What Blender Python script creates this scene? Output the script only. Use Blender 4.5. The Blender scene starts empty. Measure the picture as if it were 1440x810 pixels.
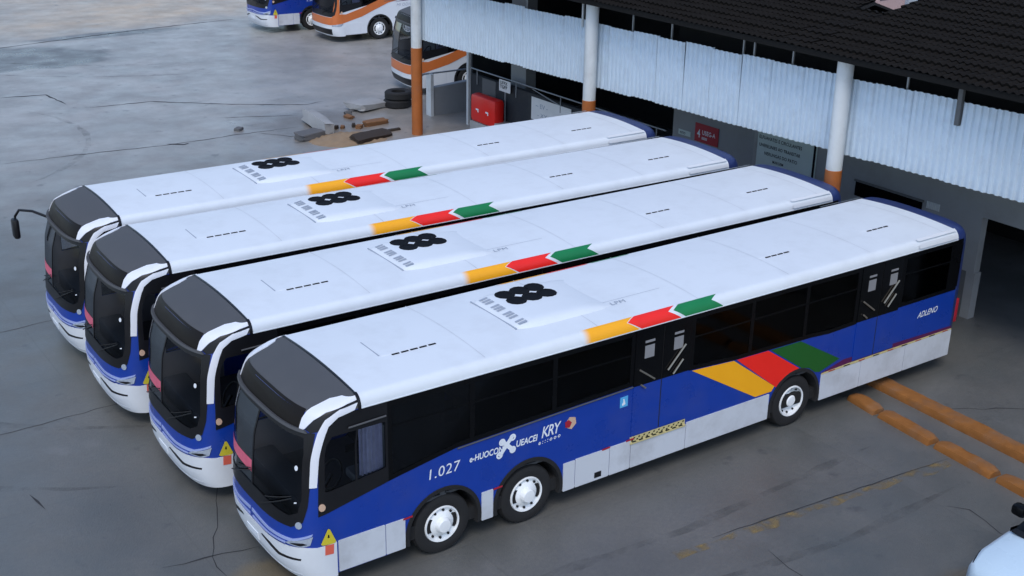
import bpy, bmesh, math, random
import numpy as np
from mathutils import Matrix, Vector
random.seed(7)
R = math.radians
scene = bpy.context.scene
C = scene.collection

# ------------------------------------------------------------------ camera
CAM = Vector((-1.778, -13.46, 10.627)); YAW, PITCH, ROLL = 0.6125, 0.3796, 0.0183; FPX = 1737.4
def cam_axes():
    cy, sy, cp, sp = math.cos(YAW), math.sin(YAW), math.cos(PITCH), math.sin(PITCH)
    f = Vector((sy*cp, cy*cp, -sp)); r = Vector((cy, -sy, 0)); u = r.cross(f)
    c, s = math.cos(ROLL), math.sin(ROLL)
    return c*r+s*u, -s*r+c*u, f
cr, cu, cf = cam_axes()
cam = bpy.data.cameras.new('camera'); cam.sensor_width = 36; cam.lens = FPX/1440*36
cam.clip_start = .1; cam.clip_end = 3000
co = bpy.data.objects.new('camera', cam); C.objects.link(co)
co.matrix_world = Matrix(((cr.x, cu.x, -cf.x, CAM.x), (cr.y, cu.y, -cf.y, CAM.y), (cr.z, cu.z, -cf.z, CAM.z), (0, 0, 0, 1)))
scene.camera = co
# ------------------------------------------------------------------ sky, sun, exposure
SUN_EL, SUN_DIR = 54, (-.62, -.78)          # direction towards the sun in plan
w = bpy.data.worlds.new('World'); scene.world = w; w.use_nodes = True
nt = w.node_tree; bg = nt.nodes['Background']
sky = nt.nodes.new('ShaderNodeTexSky'); sky.sky_type = 'NISHITA'; sky.sun_disc = False
sky.sun_elevation = R(SUN_EL); sky.sun_rotation = math.atan2(SUN_DIR[0], SUN_DIR[1])
sky.air_density = 1.0; sky.dust_density = 1.0; sky.ozone_density = 1.6
nt.links.new(sky.outputs[0], bg.inputs[0]); bg.inputs[1].default_value = .15
sl = bpy.data.lights.new('sun', 'SUN'); sl.energy = 0.95; sl.angle = R(24); sl.color = (1, .95, .88)
so = bpy.data.objects.new('sun', sl); C.objects.link(so)
sd = Vector((SUN_DIR[0]*math.cos(R(SUN_EL)), SUN_DIR[1]*math.cos(R(SUN_EL)), math.sin(R(SUN_EL))))
so.rotation_euler = sd.to_track_quat('Z', 'Y').to_euler(); so.location = (0, 0, 40)
vs = scene.view_settings; vs.view_transform = 'Standard'; vs.look = 'None'; vs.gamma = 1; vs.exposure = 0.48; vs.use_curve_mapping = False

# ------------------------------------------------------------------ materials
M = {}
def mat(name, col, rough=.5, metal=0, var=.08, vscale=3., bump=0., bscale=40., coat=0., spec=.5, dirt=0., rvar=.1):
    m = bpy.data.materials.new(name); m.use_nodes = True; n = m.node_tree; N = n.nodes; L = n.links
    b = N['Principled BSDF']; b.inputs['Metallic'].default_value = metal; b.inputs['Roughness'].default_value = rough
    b.inputs['Specular IOR Level'].default_value = spec
    b.inputs['Coat Weight'].default_value = coat; b.inputs['Coat Roughness'].default_value = .08
    tc = N.new('ShaderNodeTexCoord'); no = N.new('ShaderNodeTexNoise'); no.inputs['Scale'].default_value = vscale; no.inputs['Detail'].default_value = 6
    L.new(tc.outputs['Object'], no.inputs['Vector'])
    mx = N.new('ShaderNodeMix'); mx.data_type = 'RGBA'
    mx.inputs['A'].default_value = (*[c*(1-var) for c in col], 1); mx.inputs['B'].default_value = (*[min(1, c*(1+var)) for c in col], 1)
    L.new(no.outputs['Fac'], mx.inputs['Factor']); last = mx.outputs['Result']
    if dirt:
        n2 = N.new('ShaderNodeTexNoise'); n2.inputs['Scale'].default_value = 1.3; n2.inputs['Detail'].default_value = 9; n2.inputs['Roughness'].default_value = .65
        L.new(tc.outputs['Object'], n2.inputs['Vector'])
        rp = N.new('ShaderNodeMapRange'); rp.inputs[1].default_value = .48; rp.inputs[2].default_value = .75; rp.inputs[4].default_value = dirt
        L.new(n2.outputs['Fac'], rp.inputs[0])
        m2 = N.new('ShaderNodeMix'); m2.data_type = 'RGBA'; m2.inputs['B'].default_value = (.16, .14, .12, 1)
        L.new(rp.outputs[0], m2.inputs['Factor']); L.new(last, m2.inputs['A']); last = m2.outputs['Result']
    L.new(last, b.inputs['Base Color'])
    if rvar:
        mr = N.new('ShaderNodeMapRange'); mr.inputs[3].default_value = max(.02, rough-rvar); mr.inputs[4].default_value = min(1, rough+rvar)
        L.new(no.outputs['Fac'], mr.inputs[0]); L.new(mr.outputs[0], b.inputs['Roughness'])
    if bump:
        nb = N.new('ShaderNodeTexNoise'); nb.inputs['Scale'].default_value = bscale; nb.inputs['Detail'].default_value = 5
        L.new(tc.outputs['Object'], nb.inputs['Vector']); bp = N.new('ShaderNodeBump'); bp.inputs['Strength'].default_value = bump; bp.inputs['Distance'].default_value = .02
        L.new(nb.outputs['Fac'], bp.inputs['Height']); L.new(bp.outputs[0], b.inputs['Normal'])
    M[name] = m; return m
mat('bus_blue', (.003, .040, .32), .30, coat=.25, var=.1, dirt=.10)
mat('bus_navy', (.018, .036, .14), .45, coat=.1, var=.15, dirt=.08)
mat('bus_white', (.70, .73, .77), .45, var=.03, vscale=.8, dirt=.10)
mat('roof_white', (.72, .765, .81), .6, var=.04, vscale=.7, dirt=.11)
mat('skirt_white', (.60, .63, .68), .42, var=.05, vscale=1.2, dirt=.35)
mat('arc_white', (.78, .80, .86), .35, var=.03)
mat('cap_grey', (.082, .085, .092), .72, var=.1, dirt=.03, spec=.3)
mat('sign_black', (.011, .009, .008), .45, var=.3, spec=.15)
mat('glass_black', (.003, .0032, .004), .28, var=.3, rvar=.04, spec=.18)
mat('trim_black', (.008, .008, .01), .4, var=.3, spec=.35)
mat('pane_black', (.003, .0032, .004), .16, var=.3, rvar=.04, spec=.2)
mat('rubber', (.012, .012, .013), .8, var=.2, bump=.15)
mat('rim_white', (.88, .90, .91), .4, var=.06, vscale=14, dirt=.12)
mat('under_black', (.01, .01, .011), .9)
mat('yellow', (1.0, .43, .008), .4, var=.05)
mat('red', (.92, .02, .012), .4, var=.08)
mat('green', (.006, .20, .06), .4, var=.08)
mat('green_dark', (.008, .105, .016), .4, var=.1)
mat('purple', (.09, .008, .07), .5)
mat('step_yellow', (.58, .50, .24), .55, var=.2, vscale=20)
mat('print_white', (.78, .82, .88), .5)
mat('print_grey', (.34, .38, .45), .6)
mat('print_black', (.007, .008, .011), .85, spec=.12)
mat('sticker_grey', (.25, .25, .26), .5)
mat('handle_grey', (.30, .28, .24), .35, metal=.6)
mat('amber_lamp', (.62, .42, .30), .25)
mat('warn_yellow', (.62, .52, .03), .5)
mat('warn_red', (.72, .13, .08), .4)
mat('pink_board', (.70, .13, .20), .5, var=.2, vscale=12)
mat('sky_blue', (.10, .42, .75), .4)
mat('lilac', (.33, .40, .68), .35)
mat('lens', (.55, .62, .72), .12, metal=.5, var=.3, vscale=18)
mat('curtain', (.62, .62, .82), .8, var=.3, vscale=9)
mat('interior', (.075, .078, .085), .7)
mat('orange_paint', (.60, .155, .035), .42, coat=.2, dirt=.1)
mat('orange_column', (.40, .115, .022), .6, var=.2, vscale=4, dirt=.3, bump=.1)
mat('kerb_orange', (.29, .118, .032), .9, var=.3, vscale=6, spec=.2, dirt=.7, bump=.35, bscale=25)
mat('column_white', (.60, .63, .64), .6, var=.08, dirt=.3)
mat('cladding', (.60, .70, .79), .5, var=.10, vscale=1.5, dirt=.26)
mat('wall_grey', (.28, .29, .30), .8, var=.12, vscale=1.5, dirt=.3, bump=.15)
mat('wall_dark', (.022, .026, .032), .8, var=.2, dirt=.2)
mat('dado', (.11, .115, .12), .7, var=.15, dirt=.3)
mat('dull_black', (.012, .012, .013), .9)  # black for roof decks and backs; on inner walls it paints in the shade
mat('tile_black', (.012, .0105, .0095), .95, var=.35, vscale=2.2, bump=.2, spec=.08)
mat('eave_black', (.010, .010, .010), .9, spec=.15)
mat('steel_grey', (.28, .30, .32), .45, metal=.5)
mat('red_box', (.75, .012, .008), .38, var=.06)
mat('banner', (.55, .64, .62), .6, var=.08)
mat('sign_red', (.38, .012, .03), .5)
mat('concrete_pale', (.34, .345, .35), .85, var=.15, vscale=3, dirt=.4, bump=.4, bscale=14)
mat('concrete_dark', (.12, .12, .125), .9, var=.25, bump=.4)
mat('wood_brown', (.20, .095, .04), .8, var=.3, vscale=9, bump=.2)
mat('sand', (.29, .205, .13), .95, var=.2, bump=.5, bscale=18)
mat('board_dark', (.04, .028, .02), .8)
mat('car_white', (.58, .72, .82), .28, coat=.5, var=.02)
mat('house_pink', (.50, .34, .31), .9)
mat('house_white', (.75, .74, .73), .9)
mat('house_tile', (.36, .17, .14), .9, var=.3, vscale=6)
mat('shed_blue', (.30, .52, .80), .6)
mat('crack', (.035, .036, .04), .95)
mat('joint_seal', (.07, .072, .075), .9)
def glass_mat(name, tint, mixf, rough):
    m = bpy.data.materials.new(name); m.use_nodes = True; n = m.node_tree; N = n.nodes; L = n.links
    N.remove(N['Principled BSDF']); o = N['Material Output']
    t = N.new('ShaderNodeBsdfTransparent'); t.inputs[0].default_value = (*tint, 1)
    g = N.new('ShaderNodeBsdfGlossy'); g.inputs['Roughness'].default_value = rough; g.inputs[0].default_value = (.26, .27, .285, 1)
    fr = N.new('ShaderNodeFresnel'); fr.inputs[0].default_value = 1.5
    ad = N.new('ShaderNodeMath'); ad.operation = 'MULTIPLY_ADD'; ad.inputs[1].default_value = 1.0; ad.inputs[2].default_value = mixf
    mx = N.new('ShaderNodeMixShader'); L.new(fr.outputs[0], ad.inputs[0]); L.new(ad.outputs[0], mx.inputs[0])
    L.new(t.outputs[0], mx.inputs[1]); L.new(g.outputs[0], mx.inputs[2]); L.new(mx.outputs[0], o.inputs[0]); M[name] = m
glass_mat('windshield', (.56, .57, .60), .035, .12)
glass_mat('side_glass', (.48, .49, .51), .02, .05)
mat('seat_blue', (.05, .06, .11), .7)
mat('pole_yellow', (.5, .36, .04), .4)
mat('headliner', (.30, .30, .31), .9)
glass_mat('cab_glass', (.62, .64, .68), .02, .04)
# yellow fading into the white roof edge (printed gradient along the bus)
def fade_yellow():
    m = mat('yellow_fade', (1.0, .43, .008), .45, var=.03); n = m.node_tree; N = n.nodes; L = n.links; b = N['Principled BSDF']
    tc = N.new('ShaderNodeTexCoord'); sx = N.new('ShaderNodeSeparateXYZ'); L.new(tc.outputs['Object'], sx.inputs[0])
    mr = N.new('ShaderNodeMapRange'); mr.interpolation_type = 'SMOOTHSTEP'
    mr.inputs[1].default_value = 9.02-XO; mr.inputs[2].default_value = 9.20-XO; L.new(sx.outputs[0], mr.inputs[0])
    mx = N.new('ShaderNodeMix'); mx.data_type = 'RGBA'; mx.inputs['A'].default_value = (.72, .765, .81, 1)
    src = b.inputs['Base Color'].links[0].from_socket
    L.new(mr.outputs[0], mx.inputs['Factor']); L.new(src, mx.inputs['B']); L.new(mx.outputs['Result'], b.inputs['Base Color'])

# ------------------------------------------------------------------ helpers
def tag(o, label=None, cat=None, group=None, kind=None):
    if label: o['label'] = label
    if cat: o['category'] = cat
    if group: o['group'] = group
    if kind: o['kind'] = kind
    return o
def empty(name, loc=(0, 0, 0), rz=0):
    o = bpy.data.objects.new(name, None); C.objects.link(o); o.location = loc; o.rotation_euler = (0, 0, rz); o.empty_display_size = .3
    return o
def link_mesh(name, me, m, parent=None, smooth=None):
    if m and len(me.materials) == 0: me.materials.append(M[m])
    o = bpy.data.objects.new(name, me); C.objects.link(o)
    if parent is not None: o.parent = parent
    if smooth is not None:
        me.polygons.foreach_set('use_smooth', [True]*len(me.polygons))
        try: me.set_sharp_from_angle(angle=R(smooth))
        except Exception: pass
    return o
def from_bm(name, bm, m, parent=None, smooth=None, recalc=True):
    if recalc: bmesh.ops.recalc_face_normals(bm, faces=bm.faces[:])
    me = bpy.data.meshes.new(name); bm.to_mesh(me); bm.free()
    return link_mesh(name, me, m, parent, smooth)
def add_box(bm, x0, x1, y0, y1, z0, z1, bev=0):
    t = bmesh.new(); bmesh.ops.create_cube(t, size=1)
    for v in t.verts: v.co = Vector(((x0+x1)/2+v.co.x*(x1-x0), (y0+y1)/2+v.co.y*(y1-y0), (z0+z1)/2+v.co.z*(z1-z0)))
    if bev: bmesh.ops.bevel(t, geom=t.edges[:], offset=bev, segments=2, affect='EDGES', profile=.5)
    merge(bm, t)
def merge(bm, t):
    me = bpy.data.meshes.new('t'); t.to_mesh(me); t.free(); bm.from_mesh(me); bpy.data.meshes.remove(me)
def box(name, x0, x1, y0, y1, z0, z1, m, parent=None, bev=0, smooth=None):
    bm = bmesh.new(); add_box(bm, x0, x1, y0, y1, z0, z1, bev); return from_bm(name, bm, m, parent, 40 if bev else smooth)
def add_tube(bm, pts, r, seg=8, cap=True):
    pts = [Vector(p) for p in pts]; rings = []
    for i, p in enumerate(pts):
        d = (pts[min(i+1, len(pts)-1)]-pts[max(i-1, 0)]).normalized()
        a = d.cross(Vector((0, 0, 1)) if abs(d.z) < .9 else Vector((1, 0, 0))).normalized(); b = d.cross(a)
        rr = r[i] if isinstance(r, (list, tuple)) else r
        rings.append([bm.verts.new(p+rr*(math.cos(2*math.pi*k/seg)*a+math.sin(2*math.pi*k/seg)*b)) for k in range(seg)])
    for i in range(len(rings)-1):
        for k in range(seg): bm.faces.new((rings[i][k], rings[i][(k+1) % seg], rings[i+1][(k+1) % seg], rings[i+1][k]))
    if cap: bm.faces.new(rings[0][::-1]); bm.faces.new(rings[-1])
def tube(name, pts, r, m, parent=None, seg=8):
    bm = bmesh.new(); add_tube(bm, pts, r, seg); return from_bm(name, bm, m, parent, 50)
def add_lathe(bm, prof, c, axis='y', seg=40, sgn=-1):
    """prof: list of (radius, depth); depth runs along sgn*y from c"""
    rings = []
    for r_, d_ in prof:
        ring = []
        for k in range(seg):
            a = 2*math.pi*k/seg
            if axis == 'y': p = (c[0]+r_*math.cos(a), c[1]+sgn*d_, c[2]+r_*math.sin(a))
            else: p = (c[0]+r_*math.cos(a), c[1]+r_*math.sin(a), c[2]+d_)
            ring.append(bm.verts.new(p))
        rings.append(ring)
    for i in range(len(rings)-1):
        for k in range(seg): bm.faces.new((rings[i][k], rings[i][(k+1) % seg], rings[i+1][(k+1) % seg], rings[i+1][k]))
    return rings
def prism_xz(name, poly, y_out, y_in, m, parent=None, smooth=None):
    """polygon in the (x,z) plane, solid between y_in and y_out"""
    bm = bmesh.new(); a = [bm.verts.new((x, y_out, z)) for x, z in poly]; b = [bm.verts.new((x, y_in, z)) for x, z in poly]
    bm.faces.new(a); bm.faces.new(b[::-1]); n = len(poly)
    for i in range(n): bm.faces.new((a[i], a[(i+1) % n], b[(i+1) % n], b[i]))
    return from_bm(name, bm, m, parent, smooth)
def herm(xs, ys, x):
    h = [xs[i+1]-xs[i] for i in range(len(xs)-1)]; dl = [(ys[i+1]-ys[i])/h[i] for i in range(len(h))]; n = len(xs)
    m = [dl[0]]+[0 if dl[i-1]*dl[i] <= 0 else 2*dl[i-1]*dl[i]/(dl[i-1]+dl[i]) for i in range(1, n-1)]+[dl[-1]]
    x = min(max(x, xs[0]), xs[-1]); i = 0
    while i < n-2 and x > xs[i+1]: i += 1
    t = (x-xs[i])/h[i]
    return (2*t**3-3*t*t+1)*ys[i]+(t**3-2*t*t+t)*h[i]*m[i]+(-2*t**3+3*t*t)*ys[i+1]+(t**3-t*t)*h[i]*m[i+1]
def in_poly(p, poly):
    x, y = p; c = False; n = len(poly)
    for i in range(n):
        x1, y1 = poly[i]; x2, y2 = poly[i-1]
        if (y1 > y) != (y2 > y) and x < (x2-x1)*(y-y1)/(y2-y1)+x1: c = not c
    return c
def text_mesh(name, body, size, m, parent, fn, shear=0, space=1.0, bold=0.0, xs=1.0, kind=None):
    """flat lettering; fn maps the text's own (u,v) to a point"""
    cu_ = bpy.data.curves.new('t', 'FONT'); cu_.body = body; cu_.size = size; cu_.shear = shear; cu_.space_character = space; cu_.offset = bold
    cu_.resolution_u = 3
    o = bpy.data.objects.new('t', cu_); C.objects.link(o)
    dg = bpy.context.evaluated_depsgraph_get(); me = bpy.data.meshes.new_from_object(o.evaluated_get(dg))
    bpy.data.objects.remove(o); bpy.data.curves.remove(cu_)
    me.name = name
    for v in me.vertices: v.co = Vector(fn(v.co.x*xs, v.co.y))
    return link_mesh(name, me, m, parent)

# ------------------------------------------------------------------ bus hull (raw frame: x rearwards, front at 4.0; origin shifted by XO at the end)
XO = 11.3
fade_yellow()
ZC = [.25, .4, .6, .9, 1.2, 2.2, 2.3, 2.72, 2.85, 2.90, 2.95, 2.99, 3.015]
XC = [4.22, 4.12, 4.05, 4.03, 4.05, 4.15, 4.18, 4.33, 4.41, 4.55, 4.75, 4.97, 5.15]
def xc(z): return herm(ZC, XC, z)
def xj(z): return herm([.25, 2.2, 2.7, 2.9, 3.015], [4.75, 4.75, 4.88, 5.03, 5.17], z)
def hw(z): return 1.25 if z <= 2.83 else herm([2.83, 2.9, 2.96, 3.0, 3.015], [1.25, 1.235, 1.205, 1.16, 1.12], z)
_a = np.linspace(0, np.pi/2, 4000); _yy = np.sin(_a)**(2/3.); _xx = 1-np.cos(_a)**(2/3.)
_L = np.concatenate([[0], np.cumsum(np.hypot(np.diff(_yy)*1.25, np.diff(_xx)*.73))]); S = float(_L[-1]); SE = S+.85
def hp0(s, z):
    a = abs(s); sg = -1 if s > 0 else 1; wv = hw(z)
    if a <= S:
        yn = float(np.interp(a, _L, _yy)); xn = float(np.interp(a, _L, _xx)); x = xc(z)+(xj(z)-xc(z))*xn; y = wv*yn
    else: x = xj(z)+(a-S)*(5.6-xj(z))/.85; y = wv
    t = min(max((z-2.6)/.41, 0), 1)
    return Vector((x, sg*y, z+.055*t*(1-min(1, y/1.12)**2)))
def hp(s, z, off=0.):
    p = hp0(s, z)
    if off:
        e = .01; z0 = max(.26, z-e); z1 = min(3.012, z+e)
        n = (hp0(s+e, z)-hp0(s-e, z)).cross(hp0(s, z1)-hp0(s, z0))
        if n.length > 0:
            n.normalize()
            if n.x*1 > 0 and abs(n.y) < .9: n = -n
            ctr = Vector((6, 0, 1.6))
            if n.dot(p-ctr) < 0: n = -n
            p = p+n*off
    p.x -= XO
    return p
def fpatch(name, poly, m, parent, off=.008, th=.02, step=.07, smooth=50):
    """panel with thickness laid over the curved front; poly in (s,z)"""
    bm = bmesh.new(); vs_ = [bm.verts.new((s, 0, z)) for s, z in poly]; bm.faces.new(vs_)
    bmesh.ops.triangulate(bm, faces=bm.faces[:])
    ss = [p[0] for p in poly]; zs = [p[1] for p in poly]
    k = math.floor(min(ss)/step)+1
    while k*step < max(ss):
        bmesh.ops.bisect_plane(bm, geom=bm.verts[:]+bm.edges[:]+bm.faces[:], dist=1e-5, plane_co=(k*step, 0, 0), plane_no=(1, 0, 0)); k += 1
    k = math.floor(min(zs)/step)+1
    while k*step < max(zs):
        bmesh.ops.bisect_plane(bm, geom=bm.verts[:]+bm.edges[:]+bm.faces[:], dist=1e-5, plane_co=(0, 0, k*step), plane_no=(0, 0, 1)); k += 1
    bd = [e for e in bm.edges if e.is_boundary]
    inner = {}
    for e in bd:
        for v in e.verts:
            if v not in inner: inner[v] = bm.verts.new(hp(v.co.x, v.co.z, off-th))
    orig = [v for v in bm.verts if v not in set(inner.values())]
    for e in bd: a, b = e.verts; bm.faces.new((a, b, inner[b], inner[a]))
    for v in orig: v.co = hp(v.co.x, v.co.z, off)
    return from_bm(name, bm, m, parent, smooth)
def ray_loop(poly, c, angs):
    out = []
    for a in angs:
        d = (math.cos(a), math.sin(a)); best = None
        for i in range(len(poly)):
            x1, y1 = poly[i-1][0]-c[0], poly[i-1][1]-c[1]; x2, y2 = poly[i][0]-c[0], poly[i][1]-c[1]
            ex, ey = x2-x1, y2-y1; den = d[0]*ey-d[1]*ex
            if abs(den) < 1e-9: continue
            t = (x1*ey-y1*ex)/den; u = (x1*d[1]-y1*d[0])/den
            if t > 0 and -1e-6 <= u <= 1+1e-6 and (best is None or t > best): best = t
        out.append((c[0]+d[0]*best, c[1]+d[1]*best))
    return out
def fring(name, outer, inner, m, parent, off=.008, sub=3):
    c = (sum(p[0] for p in inner)/len(inner), sum(p[1] for p in inner)/len(inner))
    angs = sorted([2*math.pi*k/140-math.pi for k in range(140)]+[math.atan2(p[1]-c[1], p[0]-c[0]) for p in outer+inner])
    A = ray_loop(outer, c, angs); B = ray_loop(inner, c, angs); bm = bmesh.new(); rows = []
    for j in range(sub+1):
        t = j/sub; rows.append([bm.verts.new(hp(a[0]*(1-t)+b[0]*t, a[1]*(1-t)+b[1]*t, off)) for a, b in zip(A, B)])
    rows.append([bm.verts.new(hp(b[0], b[1], off-.03)) for b in B])
    rows.insert(0, [bm.verts.new(hp(a[0], a[1], off-.02)) for a in A])
    n = len(angs)
    for j in range(len(rows)-1):
        for k in range(n): bm.faces.new((rows[j][k], rows[j][(k+1) % n], rows[j+1][(k+1) % n], rows[j+1][k]))
    bmesh.ops.remove_doubles(bm, verts=bm.verts[:], dist=1e-5)
    return from_bm(name, bm, m, parent, 40)
def mirror(poly): return [(-s, z) for s, z in poly][::-1]

WS_OUT = [(-1.28, 2.60), (1.28, 2.60), (1.305, 2.35), (1.30, 1.80), (1.27, 1.50), (1.20, 1.26), (1.02, 1.16), (.3, 1.16), (-.3, 1.16), (-1.02, 1.16), (-1.20, 1.26), (-1.27, 1.5), (-1.30, 1.80), (-1.305, 2.35)]
WS_IN = [(-1.12, 2.53), (1.12, 2.53), (1.18, 2.30), (1.18, 1.62), (1.12, 1.40), (.98, 1.33), (.3, 1.40), (-.3, 1.40), (-.98, 1.33), (-1.12, 1.40), (-1.18, 1.62), (-1.18, 2.30)]
DR_OUT = [(1.42, 1.33), (1.43, 2.20), (1.42, 2.5), (1.47, 2.68), (1.58, 2.79), (1.8, 2.825), (SE, 2.825), (SE, 1.56)]
DR_IN = [(1.53, 1.70), (1.53, 2.4), (1.60, 2.52), (2.50, 2.52), (2.50, 1.80), (2.44, 1.78), (1.6, 1.69)]
WX = (6.52, 8.06, 13.95); WR, AR = .50, .61
def arch_poly(x0, x1, z0, z1, extra=None):
    """rectangle-ish polygon whose lower edge is cut by the wheel arches"""
    pts = [(x0, z0)]
    for wx in WX:
        if wx+AR <= x0 or wx-AR >= x1: continue
        for k in range(25):
            a = math.pi-math.pi*k/24; px, pz = wx+AR*math.cos(a), .5+AR*math.sin(a)
            if z0 < .5 and k == 0: pts.append((px, z0))
            if x0 < px < x1 and pz > z0: pts.append((px, pz))
            if z0 < .5 and k == 24: pts.append((px, z0))
    pts.append((x1, z0)); pts += extra if extra else [(x1, z1), (x0, z1)]
    return pts
def sx(poly): return [(x-XO, z) for x, z in poly]
SILL = [(5.6, 1.56), (6.3, 1.68), (6.75, 1.755), (9.0, 1.83), (10.08, 1.86), (11.3, 1.82), (12.4, 1.745), (14.2, 1.715), (14.7, 1.68), (15.4, 1.70), (16.6, 1.76), (18.3, 1.77)]
def sill(x): return float(np.interp(x, [p[0] for p in SILL], [p[1] for p in SILL]))
DOORS = ((10.08, 11.28), (15.42, 16.58))

def wheel(name, x, sg, parent, rear):
    """wheel (> tyre, rim, wheel_nuts); sg=-1 camera side"""
    y0 = sg*1.21; c = (0, 0, 0)
    wobj = empty(name, (x-XO, y0, WR)); wobj.parent = parent
    bm = bmesh.new()
    add_lathe(bm, [(.30, .02), (.33, .0), (.42, -.005), (.475, .015), (.495, .05), (.497, .24), (.47, .28), (.30, .28)], c, seg=48, sgn=-sg)
    from_bm('tyre', bm, 'rubber', wobj, 40)
    bm = bmesh.new()
    if not rear: prof = [(.302, .02), (.292, -.004), (.275, .0), (.265, .03), (.225, .045), (.20, .02), (.13, .0), (.12, -.05), (.10, -.075), (.0, -.08)]
    else: prof = [(.302, .02), (.292, -.004), (.272, .0), (.262, .06), (.20, .10), (.15, .11), (.12, .09), (.11, .02), (.09, .0), (.0, -.005)]
    add_lathe(bm, prof, c, seg=40, sgn=-sg); bmesh.ops.remove_doubles(bm, verts=bm.verts[:], dist=1e-4)
    rim = from_bm('rim', bm, 'rim_white', wobj, 30)
    bm = bmesh.new()
    for k in range(10):
        a = 2*math.pi*k/10+.2; rr, dd = (.232, .036) if not rear else (.235, .072)
        add_lathe(bm, [(.020, 0), (.020, .022), (0, .022)], (rr*math.cos(a), -sg*dd, rr*math.sin(a)), seg=10, sgn=sg)
    from_bm('wheel_nuts', bm, 'under_black', rim)['kind'] = 'stuff'
    return wobj

def roof_pt(x, v, sg, off=0.):
    """v 0..1 over the cove from the gutter to the roof edge, beyond 1 the crowned roof (v=2 is the centre line)"""
    if v <= 1:
        a = v*math.pi/2; y = 1.255-.135*(1-math.cos(a)); z = 2.835+.18*math.sin(a)
        ny, nz = math.cos(a)*.9+.1, math.sin(a)*.8+.15
    else:
        y = 1.12*(2-v); z = 3.015+.055*(1-(y/1.12)**2); ny, nz = 0, 1
    l = math.hypot(ny, nz); y += off*ny/l; z += off*nz/l
    return Vector((x-XO, sg*y, z))
def rpatch(name, poly, m, parent, sg, off=.004, n=10):
    """thin printed sheet following cove and roof; poly rows: list of (v, x0, x1)"""
    bm = bmesh.new(); rows = []
    for v, x0, x1 in poly: rows.append([bm.verts.new(roof_pt(x0+(x1-x0)*k/n, v, sg, off)) for k in range(n+1)])
    for j in range(len(rows)-1):
        for k in range(n): bm.faces.new((rows[j][k], rows[j][k+1], rows[j+1][k+1], rows[j+1][k]))
    return from_bm(name, bm, m, parent, 60)

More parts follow.
